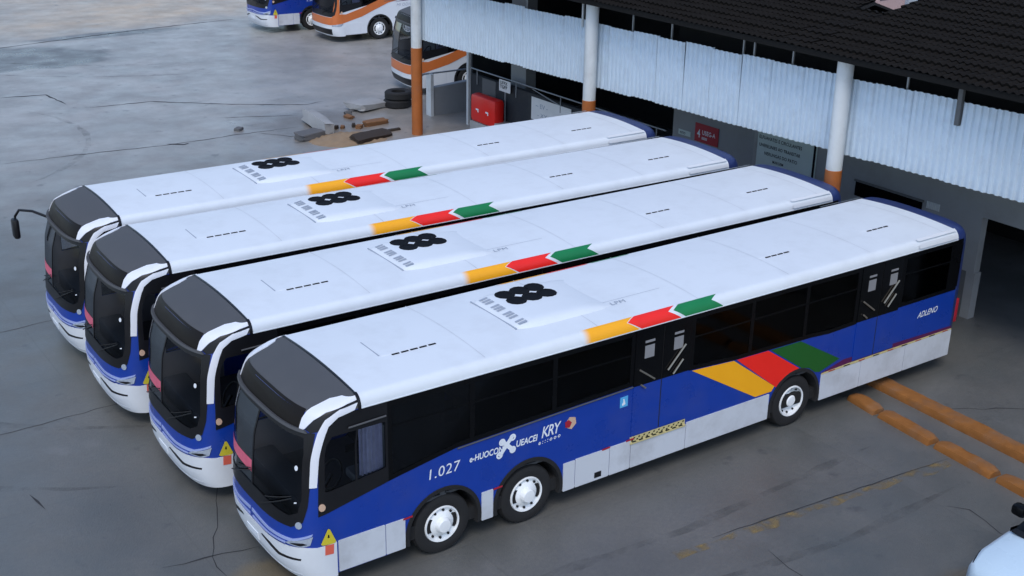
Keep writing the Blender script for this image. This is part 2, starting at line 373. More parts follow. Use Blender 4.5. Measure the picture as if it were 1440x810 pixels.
def make_bus(style):
    blue = style == 'blue'
    hullm = 'bus_blue' if blue else 'bus_white'
    root = empty('city_bus')
    # ---- front shell with the window openings left open
    bm = bmesh.new(); ns = 84; ss = [-SE+2*SE*i/ns for i in range(ns+1)]
    zs = [.34+.0668*i for i in range(35)]+[2.70, 2.76, 2.80, 2.835]
    zs = sorted(set(round(z, 4) for z in zs if z < 2.836))
    grid = [[bm.verts.new(hp(s, z)) for s in ss] for z in zs]
    holes = [WS_IN, DR_IN, mirror(DR_IN)]
    grow = []
    for h in holes:
        cx = sum(p[0] for p in h)/len(h); cz = sum(p[1] for p in h)/len(h); grow.append([(cx+(p[0]-cx)*1.02, cz+(p[1]-cz)*1.02) for p in h])
    for j in range(len(zs)-1):
        for i in range(ns):
            c = ((ss[i]+ss[i+1])/2, (zs[j]+zs[j+1])/2)
            corners = [(ss[i], zs[j]), (ss[i+1], zs[j]), (ss[i], zs[j+1]), (ss[i+1], zs[j+1]), c]
            if any(in_poly(q, g) for g in grow for q in corners): continue
            bm.faces.new((grid[j][i], grid[j][i+1], grid[j+1][i+1], grid[j+1][i]))
    from_bm('front_shell', bm, hullm, root, 50)
    bm = bmesh.new(); g3 = [[bm.verts.new(hp(s_, z_, -.03)) for s_ in ss] for z_ in zs]
    for j in range(len(zs)-1):
        for i in range(ns):
            corners = [(ss[i], zs[j]), (ss[i+1], zs[j]), (ss[i], zs[j+1]), (ss[i+1], zs[j+1]), ((ss[i]+ss[i+1])/2, (zs[j]+zs[j+1])/2)]
            if zs[j] < .9 or any(in_poly(q, g) for g in grow for q in corners): continue
            bm.faces.new((g3[j][i], g3[j][i+1], g3[j+1][i+1], g3[j+1][i]))
    from_bm('cab_lining', bm, 'headliner', root, 50)
    # ---- dark cap over the windscreen
    bm = bmesh.new(); zt = [2.835, 2.86, 2.885, 2.91, 2.93, 2.95, 2.965, 2.98, 2.99, 3.0, 3.008, 3.015]; n2 = 60; st = [-SE+2*SE*i/n2 for i in range(n2+1)]
    g2 = [[bm.verts.new(hp(s, z, .0)) for s in st] for z in zt]
    for j in range(len(zt)-1):
        for i in range(n2): bm.faces.new((g2[j][i], g2[j][i+1], g2[j+1][i+1], g2[j+1][i]))
    from_bm('front_cap', bm, 'cap_grey', root, 60)
    fpatch('sign_glass', [(-1.08, 2.625), (1.04, 2.625), (1.0, 2.76), (.97, 2.862), (-.97, 2.862), (-1.0, 2.76)], 'sign_black', root, .006)
    fpatch('visor', [(-1.22, 2.595), (1.16, 2.595), (1.10, 2.632), (-1.16, 2.632)], 'cap_grey', root, .05, .07)
    ws = fring('windscreen_surround', WS_OUT, WS_IN, 'trim_black', root, .010)
    grown = [(p[0]*1.03, 1.93+(p[1]-1.93)*1.03) for p in WS_IN]
    fpatch('windscreen', [(-.012 if p[0] > 0 else p[0], p[1]) for p in grown if p[0] <= .31 and not (p[0] > 0 and p[1] > 2.2)]+[(-.012, 2.53)] if False else
           [(-1.15, 2.55), (-.015, 2.55), (-.015, 1.38), (-.3, 1.38), (-.98, 1.31), (-1.14, 1.38), (-1.20, 1.62), (-1.20, 2.30)], 'windshield', root, -.004, .006)
    fpatch('windscreen', [(.015, 2.55), (1.15, 2.55), (1.20, 2.30), (1.20, 1.62), (1.14, 1.38), (.98, 1.31), (.3, 1.38), (.015, 1.38)], 'windshield', root, -.004, .006)
    fpatch('windscreen_bar', [(-.02, 1.36), (.02, 1.36), (.02, 2.56), (-.02, 2.56)], 'trim_black', root, .004, .012)
    # wipers
    for s0, s1 in ((-.75, .02), (.35, 1.05)):
        wp = bmesh.new(); add_tube(wp, [hp(s0+(s1-s0)*t, 1.27+.36*t, .04) for t in (0, .25, .5, .75, 1)], .010, 6)
        wi = from_bm('wiper', wp, 'trim_black', root, 50)
        wb = bmesh.new(); add_tube(wb, [hp(s1-.02+(s0-s1)*t*.8, 1.43+.22*(1-t), .028) for t in (0, .25, .5, .75, 1)], .008, 6)
        from_bm('wiper_blade', wb, 'rubber', wi, 50)
    # cab side glass, both sides
    for sgn in (1, -1):
        f = (lambda p: p) if sgn == 1 else mirror
        fring('cab_window_surround', f(DR_OUT), f(DR_IN), 'trim_black' if True else '', root, .008)
        fpatch('cab_window', f([(1.51, 1.68), (1.51, 2.42), (1.58, 2.54), (2.52, 2.54), (2.52, 1.77), (2.44, 1.76), (1.6, 1.67)]), 'cab_glass', root, -.003, .006)
        fpatch('window_divider', f([(2.02, 1.70), (2.05, 1.70), (2.05, 2.53), (2.02, 2.53)]), 'trim_black', root, .003, .012)
        tube('window_rail', [hp(sgn*1.85, 2.60, .03), hp(sgn*2.5, 2.62, .03)], .014, 'cap_grey', root)
    # ---- cab interior
    iz = bmesh.new(); add_box(iz, 4.35-XO, 6.6-XO, -1.18, 1.18, .95, 1.0); add_box(iz, 6.5-XO, 6.58-XO, -1.18, 1.18, 1.0, 2.95)
    from_bm('cab_floor', iz, 'interior', root)
    box('dashboard', 4.42-XO, 4.85-XO, -1.02, 1.02, 1.0, 1.36, 'interior', root, .06)
    bm = bmesh.new(); R0 = .23
    add_tube(bm, [(5.02-XO+.12*math.sin(a)*1, -.62+R0*math.cos(a), 1.55+R0*.8*math.sin(a)) for a in [2*math.pi*k/24 for k in range(25)]], .018, 6, False)
    add_tube(bm, [(4.85-XO, -.62, 1.3), (5.02-XO, -.62, 1.55)], .03, 8)
    from_bm('steering_wheel', bm, 'trim_black', root, 50)
    bm = bmesh.new(); add_box(bm, 5.35-XO, 5.85-XO, -.87, -.37, 1.3, 1.45, .05); add_box(bm, 5.78-XO, 5.92-XO, -.85, -.39, 1.45, 2.2, .05); from_bm('driver_seat', bm, 'steel_grey', root, 40)
    # curtain at the back of the driver's window
    bm = bmesh.new(); prev = None
    for k in range(25):
        x = 5.18+.36*k/24; y = -1.185+.022*math.sin(k*1.5); q = [bm.verts.new((x-XO, y, z)) for z in (1.74, 2.0, 2.3, 2.50)]
        if prev:
            for j in range(3): bm.faces.new((prev[j], q[j], q[j+1], prev[j+1]))
        prev = q
    from_bm('curtain', bm, 'curtain', root, 80)
    fpatch('route_board', [(-1.06, 1.57), (-.03, 1.57), (-.03, 1.75), (-1.06, 1.73)], 'pink_board', root, .0, .002) if blue else None
    # ---- front dress
    if blue:
        fpatch('bumper', [(-S, .30), (S, .30), (S, .86), (1.40, .84), (1.2, .86), (.75, .82), (.25, .84), (-.25, .84), (-.75, .82), (-1.2, .86), (-1.40, .84), (-S, .86)], 'bus_white', root, .012, .03)
        for f in ((lambda p: p), mirror):
            fpatch('trim_strip', f([(.03, .975), (.55, .93), (1.0, .93), (1.32, 1.035), (1.34, 1.07), (1.05, .98), (.55, .972), (.03, 1.02)]), 'lilac', root, .012)
            fpatch('trim_strip', f([(.05, .88), (.5, .865), (.92, .875), (.92, .90), (.5, .885), (.05, .91)]), 'lilac', root, .014)
            hl = fpatch('headlight', f([(.92, .89), (1.18, .865), (1.30, .90), (1.34, 1.03), (1.20, .985), (1.02, .95)]), 'lens', root, .016, .03)
            fpatch('headlight_trim', f([(1.00, .905), (1.16, .885), (1.26, .915), (1.20, .935), (1.08, .925)]), 'trim_black', hl, .020, .01)
            fpatch('grille_slot', f([(.30, .735), (.46, .70), (.74, .615), (1.15, .64), (1.16, .67), (.78, .665), (.56, .735), (.34, .76)]), 'trim_black', root, .016, .01)
            fpatch('bumper_lip', f([(.0, .36), (1.1, .36), (1.1, .385), (.0, .385)]), 'skirt_white', root, .016, .01)
            pil = [(1.29, 1.80), (1.32, 2.3), (1.315, 2.6), (1.36, 2.78), (1.50, 2.885), (1.86, 2.92), (1.86, 2.835), (1.58, 2.79), (1.465, 2.68), (1.42, 2.5), (1.43, 2.2), (1.405, 1.80)]
            fpatch('pillar_arc', f(pil), 'arc_white', root, .014, .02, .05)
            arc = [(1.00, 2.60), (.99, 2.76), (1.02, 2.88), (1.08, 2.955), (1.2, 2.985), (1.85, 2.998), (1.85, 2.955), (1.55, 2.93), (1.3, 2.865), (1.18, 2.77), (1.09, 2.64)]
            fpatch('brow_arc', f(arc), 'arc_white', root, .014, .02, .05)
            fpatch('brow_slot', f([(1.10, 2.64), (1.185, 2.77), (1.3, 2.862), (1.55, 2.927), (1.85, 2.952), (1.85, 2.924), (1.50, 2.889), (1.355, 2.785), (1.305, 2.62), (1.2, 2.6)]), 'trim_black', root, .008, .012, .05)
            c0 = [(1.475+.05*math.cos(a), 1.475+.055*math.sin(a)) for a in [2*math.pi*k/14 for k in range(14)]]
            fpatch('side_lamp', f(c0), 'amber_lamp', root, .028, .02)
            fpatch('fog_lamp', f([(1.14+.05*math.cos(a), 1.21+.055*math.sin(a)) for a in [2*math.pi*k/12 for k in range(12)]]), 'lens', root, .022, .01)
        fpatch('warning_sticker', [(1.45, .89), (1.47, .87), (1.65, .855), (1.675, .88), (1.585, 1.10), (1.555, 1.11)], 'warn_yellow', root, .017, .006)
        fpatch('warning_mark', [(1.545, .975), (1.575, .97), (1.57, 1.02), (1.555, 1.02)], 'print_black', root, .020, .006)
        fpatch('towing_eye_cover', [(1.50, .70), (1.63, .69), (1.64, .845), (1.51, .855)], 'warn_red', root, .018, .006)
        fpatch('number_plate', [(-.19, .56), (.19, .56), (.19, .68), (-.19, .68)], 'print_white', root, .022, .01)
        fpatch('sticker', [(1.08+.028*math.cos(a), 2.08+.04*math.sin(a)) for a in [2*math.pi*k/12 for k in range(12)]], 'print_white', root, .0, .002)
        fpatch('sticker', [(1.06, 1.53), (1.10, 1.54), (1.10, 1.56), (1.06, 1.55)], 'print_white', root, .0, .002)
    else:
        fpatch('bumper', [(-S, .30), (S, .30), (S, .74), (1.2, .72), (.6, .66), (-.6, .66), (-1.2, .72), (-S, .74)], 'bus_white', root, .012, .03)
        fpatch('grille', [(-1.0, .36), (1.0, .36), (1.05, .62), (-1.05, .62)], 'trim_black', root, .016, .01)
        for f in ((lambda p: p), mirror):
            fpatch('front_band', f([(.0, .80), (1.0, .80), (1.5, .86), (SE, 1.12), (SE, 1.50), (1.75, 1.28), (1.42, 1.30), (1.40, 2.5), (1.28, 2.5), (1.27, 1.48), (1.20, 1.24), (1.02, 1.14), (0, 1.14)]), 'orange_paint', root, .006, .012)
            fpatch('headlight', f([(1.05, .74), (1.5, .76), (1.6, .88), (1.3, .84), (1.05, .80)]), 'lens', root, .018, .02)
            fpatch('side_lamp', f([(1.52+.05*math.cos(a), 1.37+.05*math.sin(a)) for a in [2*math.pi*k/12 for k in range(12)]]), 'amber_lamp', root, .02, .02)
    # ---- long sides
    for sg in (-1, 1):
        Y = sg*1.25; o = lambda d: Y+sg*d
        XE = 18.32
        prism_xz('side_wall', sx(arch_poly(5.6, XE, .42, 2.83, [(XE, 1.77)]+[(x, z) for x, z in SILL[::-1][1:]])), o(0), o(-.05), hullm, root)
        cuts = [(5.66, 6.98), (7.04, 8.48), (8.54, 10.02)]+[(11.36, 12.66), (12.72, 14.0), (14.06, 15.34)]+[(16.66, 18.0)]
        if sg == 1: cuts = [(5.66+1.38*k, 5.66+1.38*k+1.32) for k in range(9)]
        prism_xz('window_rail', sx([(5.6, 2.735), (18.32, 2.735), (18.32, 2.828), (5.6, 2.828)]), o(.005), o(-.03), 'glass_black', root)
        prism_xz('sill_rail', sx([(x, z-.001) for x, z in SILL]+[(x, z+.075) for x, z in SILL[::-1]]), o(.005), o(-.03), 'glass_black', root)
        opn = sorted(cuts+([tuple(d_) for d_ in DOORS] if sg == -1 else [])); gaps = [5.6]+[v for ab in opn for v in ab]+[18.32]
        for a, b in zip(gaps[::2], gaps[1::2]):
            if b-a > .01: prism_xz('window_pillar', sx([(a-.012, sill(a)+.07), (b+.012, sill(b)+.07), (b+.012, 2.74), (a-.012, 2.74)]), o(.006), o(-.03), 'glass_black', root)
        for a, b in cuts:
            za, zb = sill(a)+.07, sill(b)+.07
            pn = prism_xz('side_window', sx([(a, za), (b, zb), (b, 2.74), (a, 2.74)]), o(.002), o(-.004), 'side_glass', root)
            prism_xz('window_bead', sx([(a+.02, 2.40), (b-.02, 2.40), (b-.02, 2.425), (a+.02, 2.425)]), o(.006), o(-.008), 'glass_black', pn)
        # sill moulding
        bm = bmesh.new(); pts = [(x-XO, o(.012), z-.02) for x, z in SILL[2:5]]; add_tube(bm, pts, .012, 6); from_bm('sill_moulding', bm, 'cap_grey', root, 50)
        # wheel arches and wheels
        for i, wx in enumerate(WX):
            bm = bmesh.new(); prev = None
            for k in range(29):
                a = math.pi*(k/28)*1.16-math.pi*.08
                ca, sa = math.cos(a), math.sin(a); q = [bm.verts.new((wx-XO+r_*ca, y_, max(.36, .5+r_*sa))) for r_, y_ in ((.665, o(.004)), (.66, o(.014)), (.60, o(.014)), (.595, o(-.02)), (.595, o(-.52)))]
                if prev:
                    for j in range(4): bm.faces.new((prev[j], q[j], q[j+1], prev[j+1]))
                prev = q
            from_bm('wheel_arch', bm, 'under_black', root, 40)
            box('wheel_well', wx-.6-XO, wx+.6-XO, *sorted((o(-.53), o(-.55))), .42, 1.12, 'under_black', root)
            wheel('wheel', wx, sg, root, i == 2)
        # skirt panels
        edges = [(4.77, 5.53), (5.53, WX[0]-.66), (WX[0]+.66, WX[1]-.66), (WX[1]+.66, 8.96), (8.96, 9.66), (9.66, 10.10), (10.10, 11.31), (11.31, WX[2]-.66), (WX[2]+.66, 15.70), (15.70, 16.97), (16.97, 18.38)]
        tops = [.865, .86, .845, .86, .87, .875, .825, .85, .88, .89, .90]
        for (a, b), tp in zip(edges, tops):
            a += .006; b -= .006; h = .01
            prism_xz('skirt_panel', sx([(a, .355+h), (a+h, .355), (b-h, .355), (b, .355+h), (b, tp-h), (b-h, tp), (a+h, tp), (a, tp-h)]), o(.012), o(-.03), 'skirt_white' if blue else 'bus_white', root)
        box('underframe', 4.9-XO, 18.3-XO, *sorted((o(-.06), o(-.62))), .40, .62, 'under_black', root)
        # roof edge
        if blue:
            for a, b in ((5.86, 5.93), (7.24, 7.31)): pass
            for x_, z_ in ((5.82, .85), (7.40, .84), (9.5, .875), (10.0, .885)):
                prism_xz('reflector', sx([(x_, z_-.015), (x_+.16, z_-.01), (x_+.16, z_+.02), (x_, z_+.012)]), o(.016), o(.01), 'sign_red', root)
        if sg == -1 and blue:
            prism_xz('charge_flap', sx([(9.36, .40), (9.5, .40), (9.5, .50), (9.36, .50)]), o(.016), o(.011), 'trim_black', root)
            prism_xz('stripe', sx([(11.36, 1.80), (12.33, 1.735), (13.40, .97), (13.33, .885), (12.93, .885)]), o(.006), o(.002), 'yellow', root)
            prism_xz('stripe', sx([(12.40, 1.735), (13.16, 1.72), (14.0, 1.17), (13.76, 1.14), (13.52, 1.02), (13.44, .94)]), o(.006), o(.002), 'red', root)
            prism_xz('stripe', sx([(13.22, 1.715), (13.97, 1.705), (15.08, 1.09), (14.56, .95), (14.44, .98), (14.26, 1.11), (14.06, 1.16)]), o(.006), o(.002), 'green_dark', root)
            prism_xz('stripe', sx([(14.6, .905), (15.4, .93), (18.36, .93), (18.36, .985), (16.6, 1.02), (15.2, 1.04)]), o(.005), o(.002), 'purple', root)
            prism_xz('skirt_moulding', sx([(14.62, .882), (18.36, .905), (18.36, .93), (15.4, .925), (14.62, .905)]), o(.016), o(.0), 'step_yellow', root)
            for k in range(9):
                x_ = 14.8+.41*k
                prism_xz('moulding_mark', sx([(x_, .893+.002*k), (x_+.17, .894+.002*k), (x_+.17, .912+.002*k), (x_, .912+.002*k)]), o(.019), o(.015), 'print_black' if k % 2 else 'sign_red', root)
            for di, (d0, d1) in enumerate(DOORS):
                mid = (d0+d1)/2; zb = .95
                for a, b, side in ((d0, mid, 0), (mid, d1, 1)):
                    zl = sill(mid)+(.0 if side == 0 else .0)
                    dl = prism_xz('door_leaf', sx([(a+.012, zb), (b-.012, zb), (b-.012, zl+.01), (a+.012, zl+.01)]), o(.014), o(.0), hullm, root)
                    prism_xz('door_window', sx([(a+.008, zl), (b-.008, zl), (b-.008, 2.82), (a+.008, 2.82)]), o(.019), o(.006), 'pane_black', dl)
                    xs_ = a+.20 if side == 0 else a+.22
                    prism_xz('door_notice', sx([(xs_, 2.30), (xs_+.20, 2.30), (xs_+.20, 2.52), (xs_, 2.52)]), o(.022), o(.018), 'sticker_grey', dl)
                    prism_xz('door_notice', sx([(xs_, 2.57), (xs_+.20, 2.57), (xs_+.20, 2.61), (xs_, 2.61)]), o(.022), o(.018), 'sticker_grey', dl)
                    if side == 0: hs = [((a+.10, 2.13), (a+.42, 1.90)), ((a+.14, 1.86), (a+.24, 1.78))]
                    else: hs = [((a+.10, 1.98), (a+.46, 2.36)), ((a+.22, 1.88), (a+.42, 2.10))]
                    for h0, h1 in hs: tube('grab_handle', [(h0[0]-XO, o(.045), h0[1]), (h1[0]-XO, o(.045), h1[1])], .016, 'handle_grey', dl, 6)
                prism_xz('door_seal', sx([(mid-.012, zb), (mid+.012, zb), (mid+.012, 2.78), (mid-.012, 2.78)]), o(.010), o(-.0), 'rubber', root)
                if di == 0:
                    st = box('door_step', d0-XO, d1-XO, *sorted((o(.03), o(-.1))), .80, .835, 'step_yellow', root)
                    for k in range(8): box('step_stud', d0+.04+.145*k-XO, d0+.12+.145*k-XO, *sorted((o(.032), o(.01))), .833, .842, 'print_black', st)
                    sg_ = prism_xz('step_riser', sx([(d0, .835), (d1, .835), (d1, .925), (d0, .925)]), o(.008), o(.0), 'step_yellow', root)
                    for k in range(11):
                        x_ = d0+.03+.107*k; prism_xz('step_mark', sx([(x_, .845), (x_+.03, .845), (x_+.04, .872), (x_+.01, .872)]), o(.011), o(.006), 'print_black', sg_); prism_xz('step_mark', sx([(x_+.04, .886), (x_+.07, .886), (x_+.08, .91), (x_+.05, .91)]), o(.011), o(.006), 'print_black', sg_)
            # lettering on the flank
            side = lambda x0, z0, sl=0.0: (lambda u, v: (x0-XO+u, o(.0065), z0+v+sl*u))
            text_mesh('fleet_number', '1.027', .24, 'print_white', root, side(6.22, 1.36, .02), .1, 1.08)
            text_mesh('lettering', 'e-HUOCON', .145, 'print_white', root, side(6.96, 1.435, .0), .15, 1.0, .004, .78)
            text_mesh('lettering', 'UEACEI', .15, 'print_white', root, side(7.80, 1.44, .0), .15, 1.0, .004, .80)
            bm = bmesh.new()       # crossed-links emblem between the two words
            for (a0, b0, a1, b1, r_) in ((7.50, 1.37, 7.74, 1.66, .035), (7.53, 1.63, 7.76, 1.40, .035)):
                dx, dz = a1-a0, b1-b0; l = math.hypot(dx, dz); nx, nz = -dz/l*r_, dx/l*r_; yy_ = o(.007+(.002 if b0 > 1.5 else 0))
                bm.faces.new([bm.verts.new((px-XO, yy_, pz)) for px, pz in ((a0+nx, b0+nz), (a0-nx, b0-nz), (a1-nx, b1-nz), (a1+nx, b1+nz))])
            for cx_, cz_ in ((7.50, 1.39), (7.545, 1.60), (7.735, 1.63), (7.74, 1.42)):
                add_lathe(bm, [(.06, .0), (.06, .001), (.028, .001)], (cx_-XO, o(.010), cz_), seg=14, sgn=sg)
            from_bm('emblem', bm, 'print_white', root)
            text_mesh('lettering', 'KRY', .27, 'print_white', root, side(8.27, 1.45, .02), .25, .85, .003, .75)
            text_mesh('lettering', 'e : : : o o o', .10, 'print_white', root, side(8.22, 1.345, .06), .2, 1.0, .002, .95)['kind'] = 'stuff'
            prism_xz('emblem', sx([(8.78, 1.48), (8.86, 1.44), (8.95, 1.52), (8.93, 1.63), (8.82, 1.66), (8.75, 1.58)]), o(.007), o(.002), 'amber_lamp', root)
            prism_xz('emblem', sx([(8.74, 1.50), (8.82, 1.48), (8.86, 1.56), (8.80, 1.62), (8.73, 1.59)]), o(.010), o(.006), 'sign_red', root)
            text_mesh('lettering', 'ADLENO', .17, 'print_white', root, side(17.22, 1.40, .03), .35, 1.0, .002, .86)
            ap = prism_xz('access_sign', sx([(9.83, 1.53), (9.99, 1.535), (9.99, 1.72), (9.83, 1.715)]), o(.007), o(.002), 'sky_blue', root)
            prism_xz('access_figure', sx([(9.88, 1.56), (9.94, 1.58), (9.93, 1.62), (9.91, 1.68), (9.89, 1.68), (9.895, 1.62), (9.87, 1.59)]), o(.009), o(.006), 'print_white', ap)
        if not blue:
            top = [(5.6, 1.50), (6.6, 1.86), (7.6, 2.02), (9.0, 2.08), (18.3, 2.1)]
            low = [(18.3, 1.95), (9.5, 1.93), (8.0, 1.84), (7.0, 1.66), (6.2, 1.36), (5.6, 1.12)]
            prism_xz('stripe', sx(top+low), o(.012), o(.002), 'orange_paint', root)
            prism_xz('stripe', sx([(7.3, 1.66), (8.5, 1.80), (10.5, 1.84), (13.5, 1.80), (10.5, 1.77), (8.6, 1.72)]), o(.006), o(.002), 'purple', root)
            text_mesh('lettering', 'MI ODIO', .2, 'print_grey', root, (lambda u, v: (7.4-XO+u, o(.0065), 1.45+v)), .2, 1.1) if sg == -1 else None
    # ---- roof
    bm = bmesh.new(); vsl = [i/8 for i in range(9)]+[1+.1*i for i in range(1, 11)]; ring = [(v, -1) for v in vsl]+[(v, 1) for v in vsl[:-1][::-1]]
    xsr = [5.19]+[6+1.0*i for i in range(12)]+[17.9, 18.14]; rows = [[bm.verts.new(roof_pt(x, v, s_)) for v, s_ in ring] for x in xsr]
    for j in range(len(rows)-1):
        for k in range(len(ring)-1): bm.faces.new((rows[j][k], rows[j+1][k], rows[j+1][k+1], rows[j][k+1]))
    # drip lip along both gutters
    for s_ in (-1, 1): add_box(bm, 5.19-XO, 18.14-XO, *sorted((s_*1.245, s_*1.263)), 2.826, 2.838)
    from_bm('roof', bm, 'roof_white', root, 35)
    fpatch('roof_seam', [(-1.3, 3.0115), (1.3, 3.0115), (1.3, 3.0145), (-1.3, 3.0145)], 'trim_black', root, .004, .008) if False else None
    for s_ in (-1, 1): rpatch('roof_seam', [(v/8, 5.15, 5.20) for v in range(-1, 9)], 'trim_black', root, s_, .012, 2)
    rpatch('roof_seam', [(v/10, 5.155, 5.19) for v in range(10, 31)], 'trim_black', root, -1, .006, 2)
    # rear end
    bm = bmesh.new(); zr = [.36, .42, .6, 1.0, 1.6, 2.2, 2.6, 2.75, 2.85, 2.93, 2.98, 3.01]
    xe = [18.58, 18.63, 18.68, 18.72, 18.75, 18.75, 18.73, 18.71, 18.68, 18.62, 18.56, 18.46]; rows = []
    for z, x1 in zip(zr, xe):
        row = []; wv = hw(z)
        for k in range(41):
            t = -1+2*k/40; a = abs(t)*math.pi/2; row.append(bm.verts.new((x1-(x1-18.14)*(1-math.cos(a)**(2/3.5))-XO, (1 if t > 0 else -1)*wv*math.sin(a)**(2/3.5), z+.05*max(0, min(1, (z-2.6)/.4))*(math.cos(a)))))
        rows.append(row)
    for j in range(len(rows)-1):
        for k in range(40): bm.faces.new((rows[j][k], rows[j][k+1], rows[j+1][k+1], rows[j+1][k]))
    bm.faces.new([v for v in rows[-1]])
    from_bm('rear_shell', bm, 'bus_navy' if blue else 'bus_white', root, 50)
    bm = bmesh.new(); add_box(bm, 18.735-XO, 18.765-XO, -.95, .95, 1.75, 2.5, .01); from_bm('rear_window', bm, 'glass_black', root, 40)
    for s_ in (-1, 1):
        box('tail_lamp', 18.60-XO, 18.70-XO, *sorted((s_*.98, s_*1.12)), .95, 1.45, 'sign_red', root, .015)
        # raised ribs at the rear roof edge
        for v0, v1 in ((.12, .40), (.60, .88)):
            rpatch('roof_rib', [(v0, 17.0, 18.1), (v0+.04, 16.95, 18.1), (v1-.04, 16.95, 18.1), (v1, 17.0, 18.1)], 'bus_white', root, s_, .034)
    if blue:
        # coloured arrows on the roof edge, both sides
        for s_ in (-1, 1):
            e = lambda a, b, nose: [(v, a-nose*(1-abs(v-.58)/.58) if v <= 1.16 else a, b-nose*(1-abs(v-.58)/.58)) for v in (.02, .15, .3, .44, .58, .72, .86, 1.0)]
            rpatch('roof_arrow', [(v, 8.96+.16*abs(v-.5), x1-.02) for v, x0, x1 in e(9.1, 10.18, .24)], 'yellow_fade', root, s_, .004)
            rpatch('roof_arrow', e(10.20, 11.04, .26), 'red', root, s_, .004)
            rpatch('roof_arrow', e(11.13, 11.96, .24), 'green', root, s_, .004)
            rpatch('roof_line', [(1.55, 9.4, 11.2), (1.556, 9.4, 11.2)], 'print_grey', root, s_, .003) if s_ == -1 else None
        # air-conditioning housing
        bm = bmesh.new(); st_ = [(8.22, .64, 0), (8.28, .68, .03), (8.48, .72, .065), (8.62, .74, .07), (9.5, .74, .062), (9.85, .74, .035), (10.1, .72, -.03)]; rows = []
        for x, wv, h in st_:
            row = []
            for k in range(21):
                t = -1+2*k/20; e_ = min(1, (1-abs(t))/.3); row.append(bm.verts.new((x-XO, t*wv+.02, 3.035+.03+h*math.sin(e_*math.pi/2)-(0.035 if e_ <= 0 else 0))))
            rows.append(row)
        for j in range(len(rows)-1):
            for k in range(20): bm.faces.new((rows[j][k], rows[j][k+1], rows[j+1][k+1], rows[j+1][k]))
        ac = from_bm('air_conditioner', bm, 'roof_white', root, 50)
        box('housing_seam', 8.205-XO, 8.225-XO, -.63, .66, 3.055, 3.073, 'print_grey', ac)
        for k in range(14):
            if k in (3, 7, 11): continue
            y_ = .56-.084*k
            bm = bmesh.new(); bm.faces.new([bm.verts.new(p) for p in ((8.30-XO, y_, 3.108), (8.30-XO, y_-.05, 3.108), (8.45-XO, y_-.05-.01*(k % 3), 3.134), (8.45-XO, y_, 3.134))]); from_bm('intake_slot', bm, 'print_grey', ac)
        for x_, y_ in ((8.69, .52), (9.06, .56), (9.40, .56), (9.44, .14), (9.09, .13), (8.72, .12)):
            x_, y_ = 9.06+(x_-9.06)*.84, .34+(y_-.34)*.74; fan = bmesh.new()
            add_lathe(fan, [(.132, 0), (.136, .018), (.126, .026), (.10, .026), (.09, .018), (.0, .018)], (x_-XO, y_, 3.118), axis='z', seg=12)
            for v in fan.verts: v.co.x = (v.co.x-(x_-XO))*1.28+x_-XO; v.co.y = (v.co.y-y_)*1.25+y_
            from_bm('fan_ring', fan, 'print_black', ac, 30)
    for k in range(6): rpatch('roof_joint', [(.95+.1*q, 7.3+2.1*k, 7.312+2.1*k) for q in range(22)], 'skirt_white', root, -1, .0025, 1)
    # roof hatches with hinge marks
    for hx, full in ((6.0, True), (13.6, False), (16.3, False)):
        ha = box('roof_hatch', hx-XO, hx+.86-XO, -.40, .38, 3.04, 3.064, 'roof_white', root, .008)
        for k in range(5 if full else 4):
            x_ = hx+.16+.155*k
            if x_+.12 > hx+.95: continue
            box('hatch_hinge', x_-XO, x_+.12-XO, -.432, -.402, 3.045, 3.072, 'print_black', ha)
        if full: box('hatch_handle', hx-.03-XO, hx-.012-XO, -.36, .20, 3.06, 3.072, 'print_grey', ha)
    if blue: text_mesh('roof_lettering', 'LPM', .15, 'print_grey', root, (lambda u, v: (10.05-XO+u, -.66+v, 3.062)), .2, 1.1, 0, 1.1)
    # saloon: floor, dark headliner, seats and poles
    box('saloon_floor', 6.6-XO, 18.3-XO, -1.15, 1.15, .96, 1.0, 'interior', root); box('headliner', 5.3-XO, 18.1-XO, -1.15, 1.15, 2.80, 2.815, 'headliner', root)
    sm = bmesh.new(); add_box(sm, 0, .42, -.43, .43, .40, .48, .03); add_box(sm, .38, .47, -.43, .43, .48, 1.05, .03); add_box(sm, .18, .26, -.3, .3, 0, .40)
    seat_me = None
    for sg in (-1, 1):
        for k in range(12):
            x_ = 7.0+.9*k
            if sg == -1 and any(d0-.35 < x_ < d1 for d0, d1 in DOORS): continue
            if seat_me is None: so_ = from_bm('seat', sm, 'seat_blue', root, 40); seat_me = so_.data
            else: so_ = link_mesh('seat', seat_me, None, root)
            so_.location = (x_-XO, sg*.70, 1.0)
    for x_ in (8.9, 10.0, 11.4, 15.3, 16.7): tube('grab_pole', [(x_-XO, -.25, 1.0), (x_-XO, -.25, 2.8)], .018, 'pole_yellow', root, 6)
    # floor pan
    box('chassis', 4.6-XO, 18.4-XO, -.6, .6, .38, .95, 'under_black', root)
    return root
def place(root, sx_, dy, rz):
    c, s = math.cos(rz), math.sin(rz); px, py = XO, 1.25
    root.location = (sx_+px*c-py*s, dy+px*s+py*c, 0); root.rotation_euler = (0, 0, rz)
def copy_tree(o, parent=None):
    c = o.copy(); C.objects.link(c)
    if parent is not None: c.parent = parent
    for ch in list(o.children): copy_tree(ch, c)
    return c

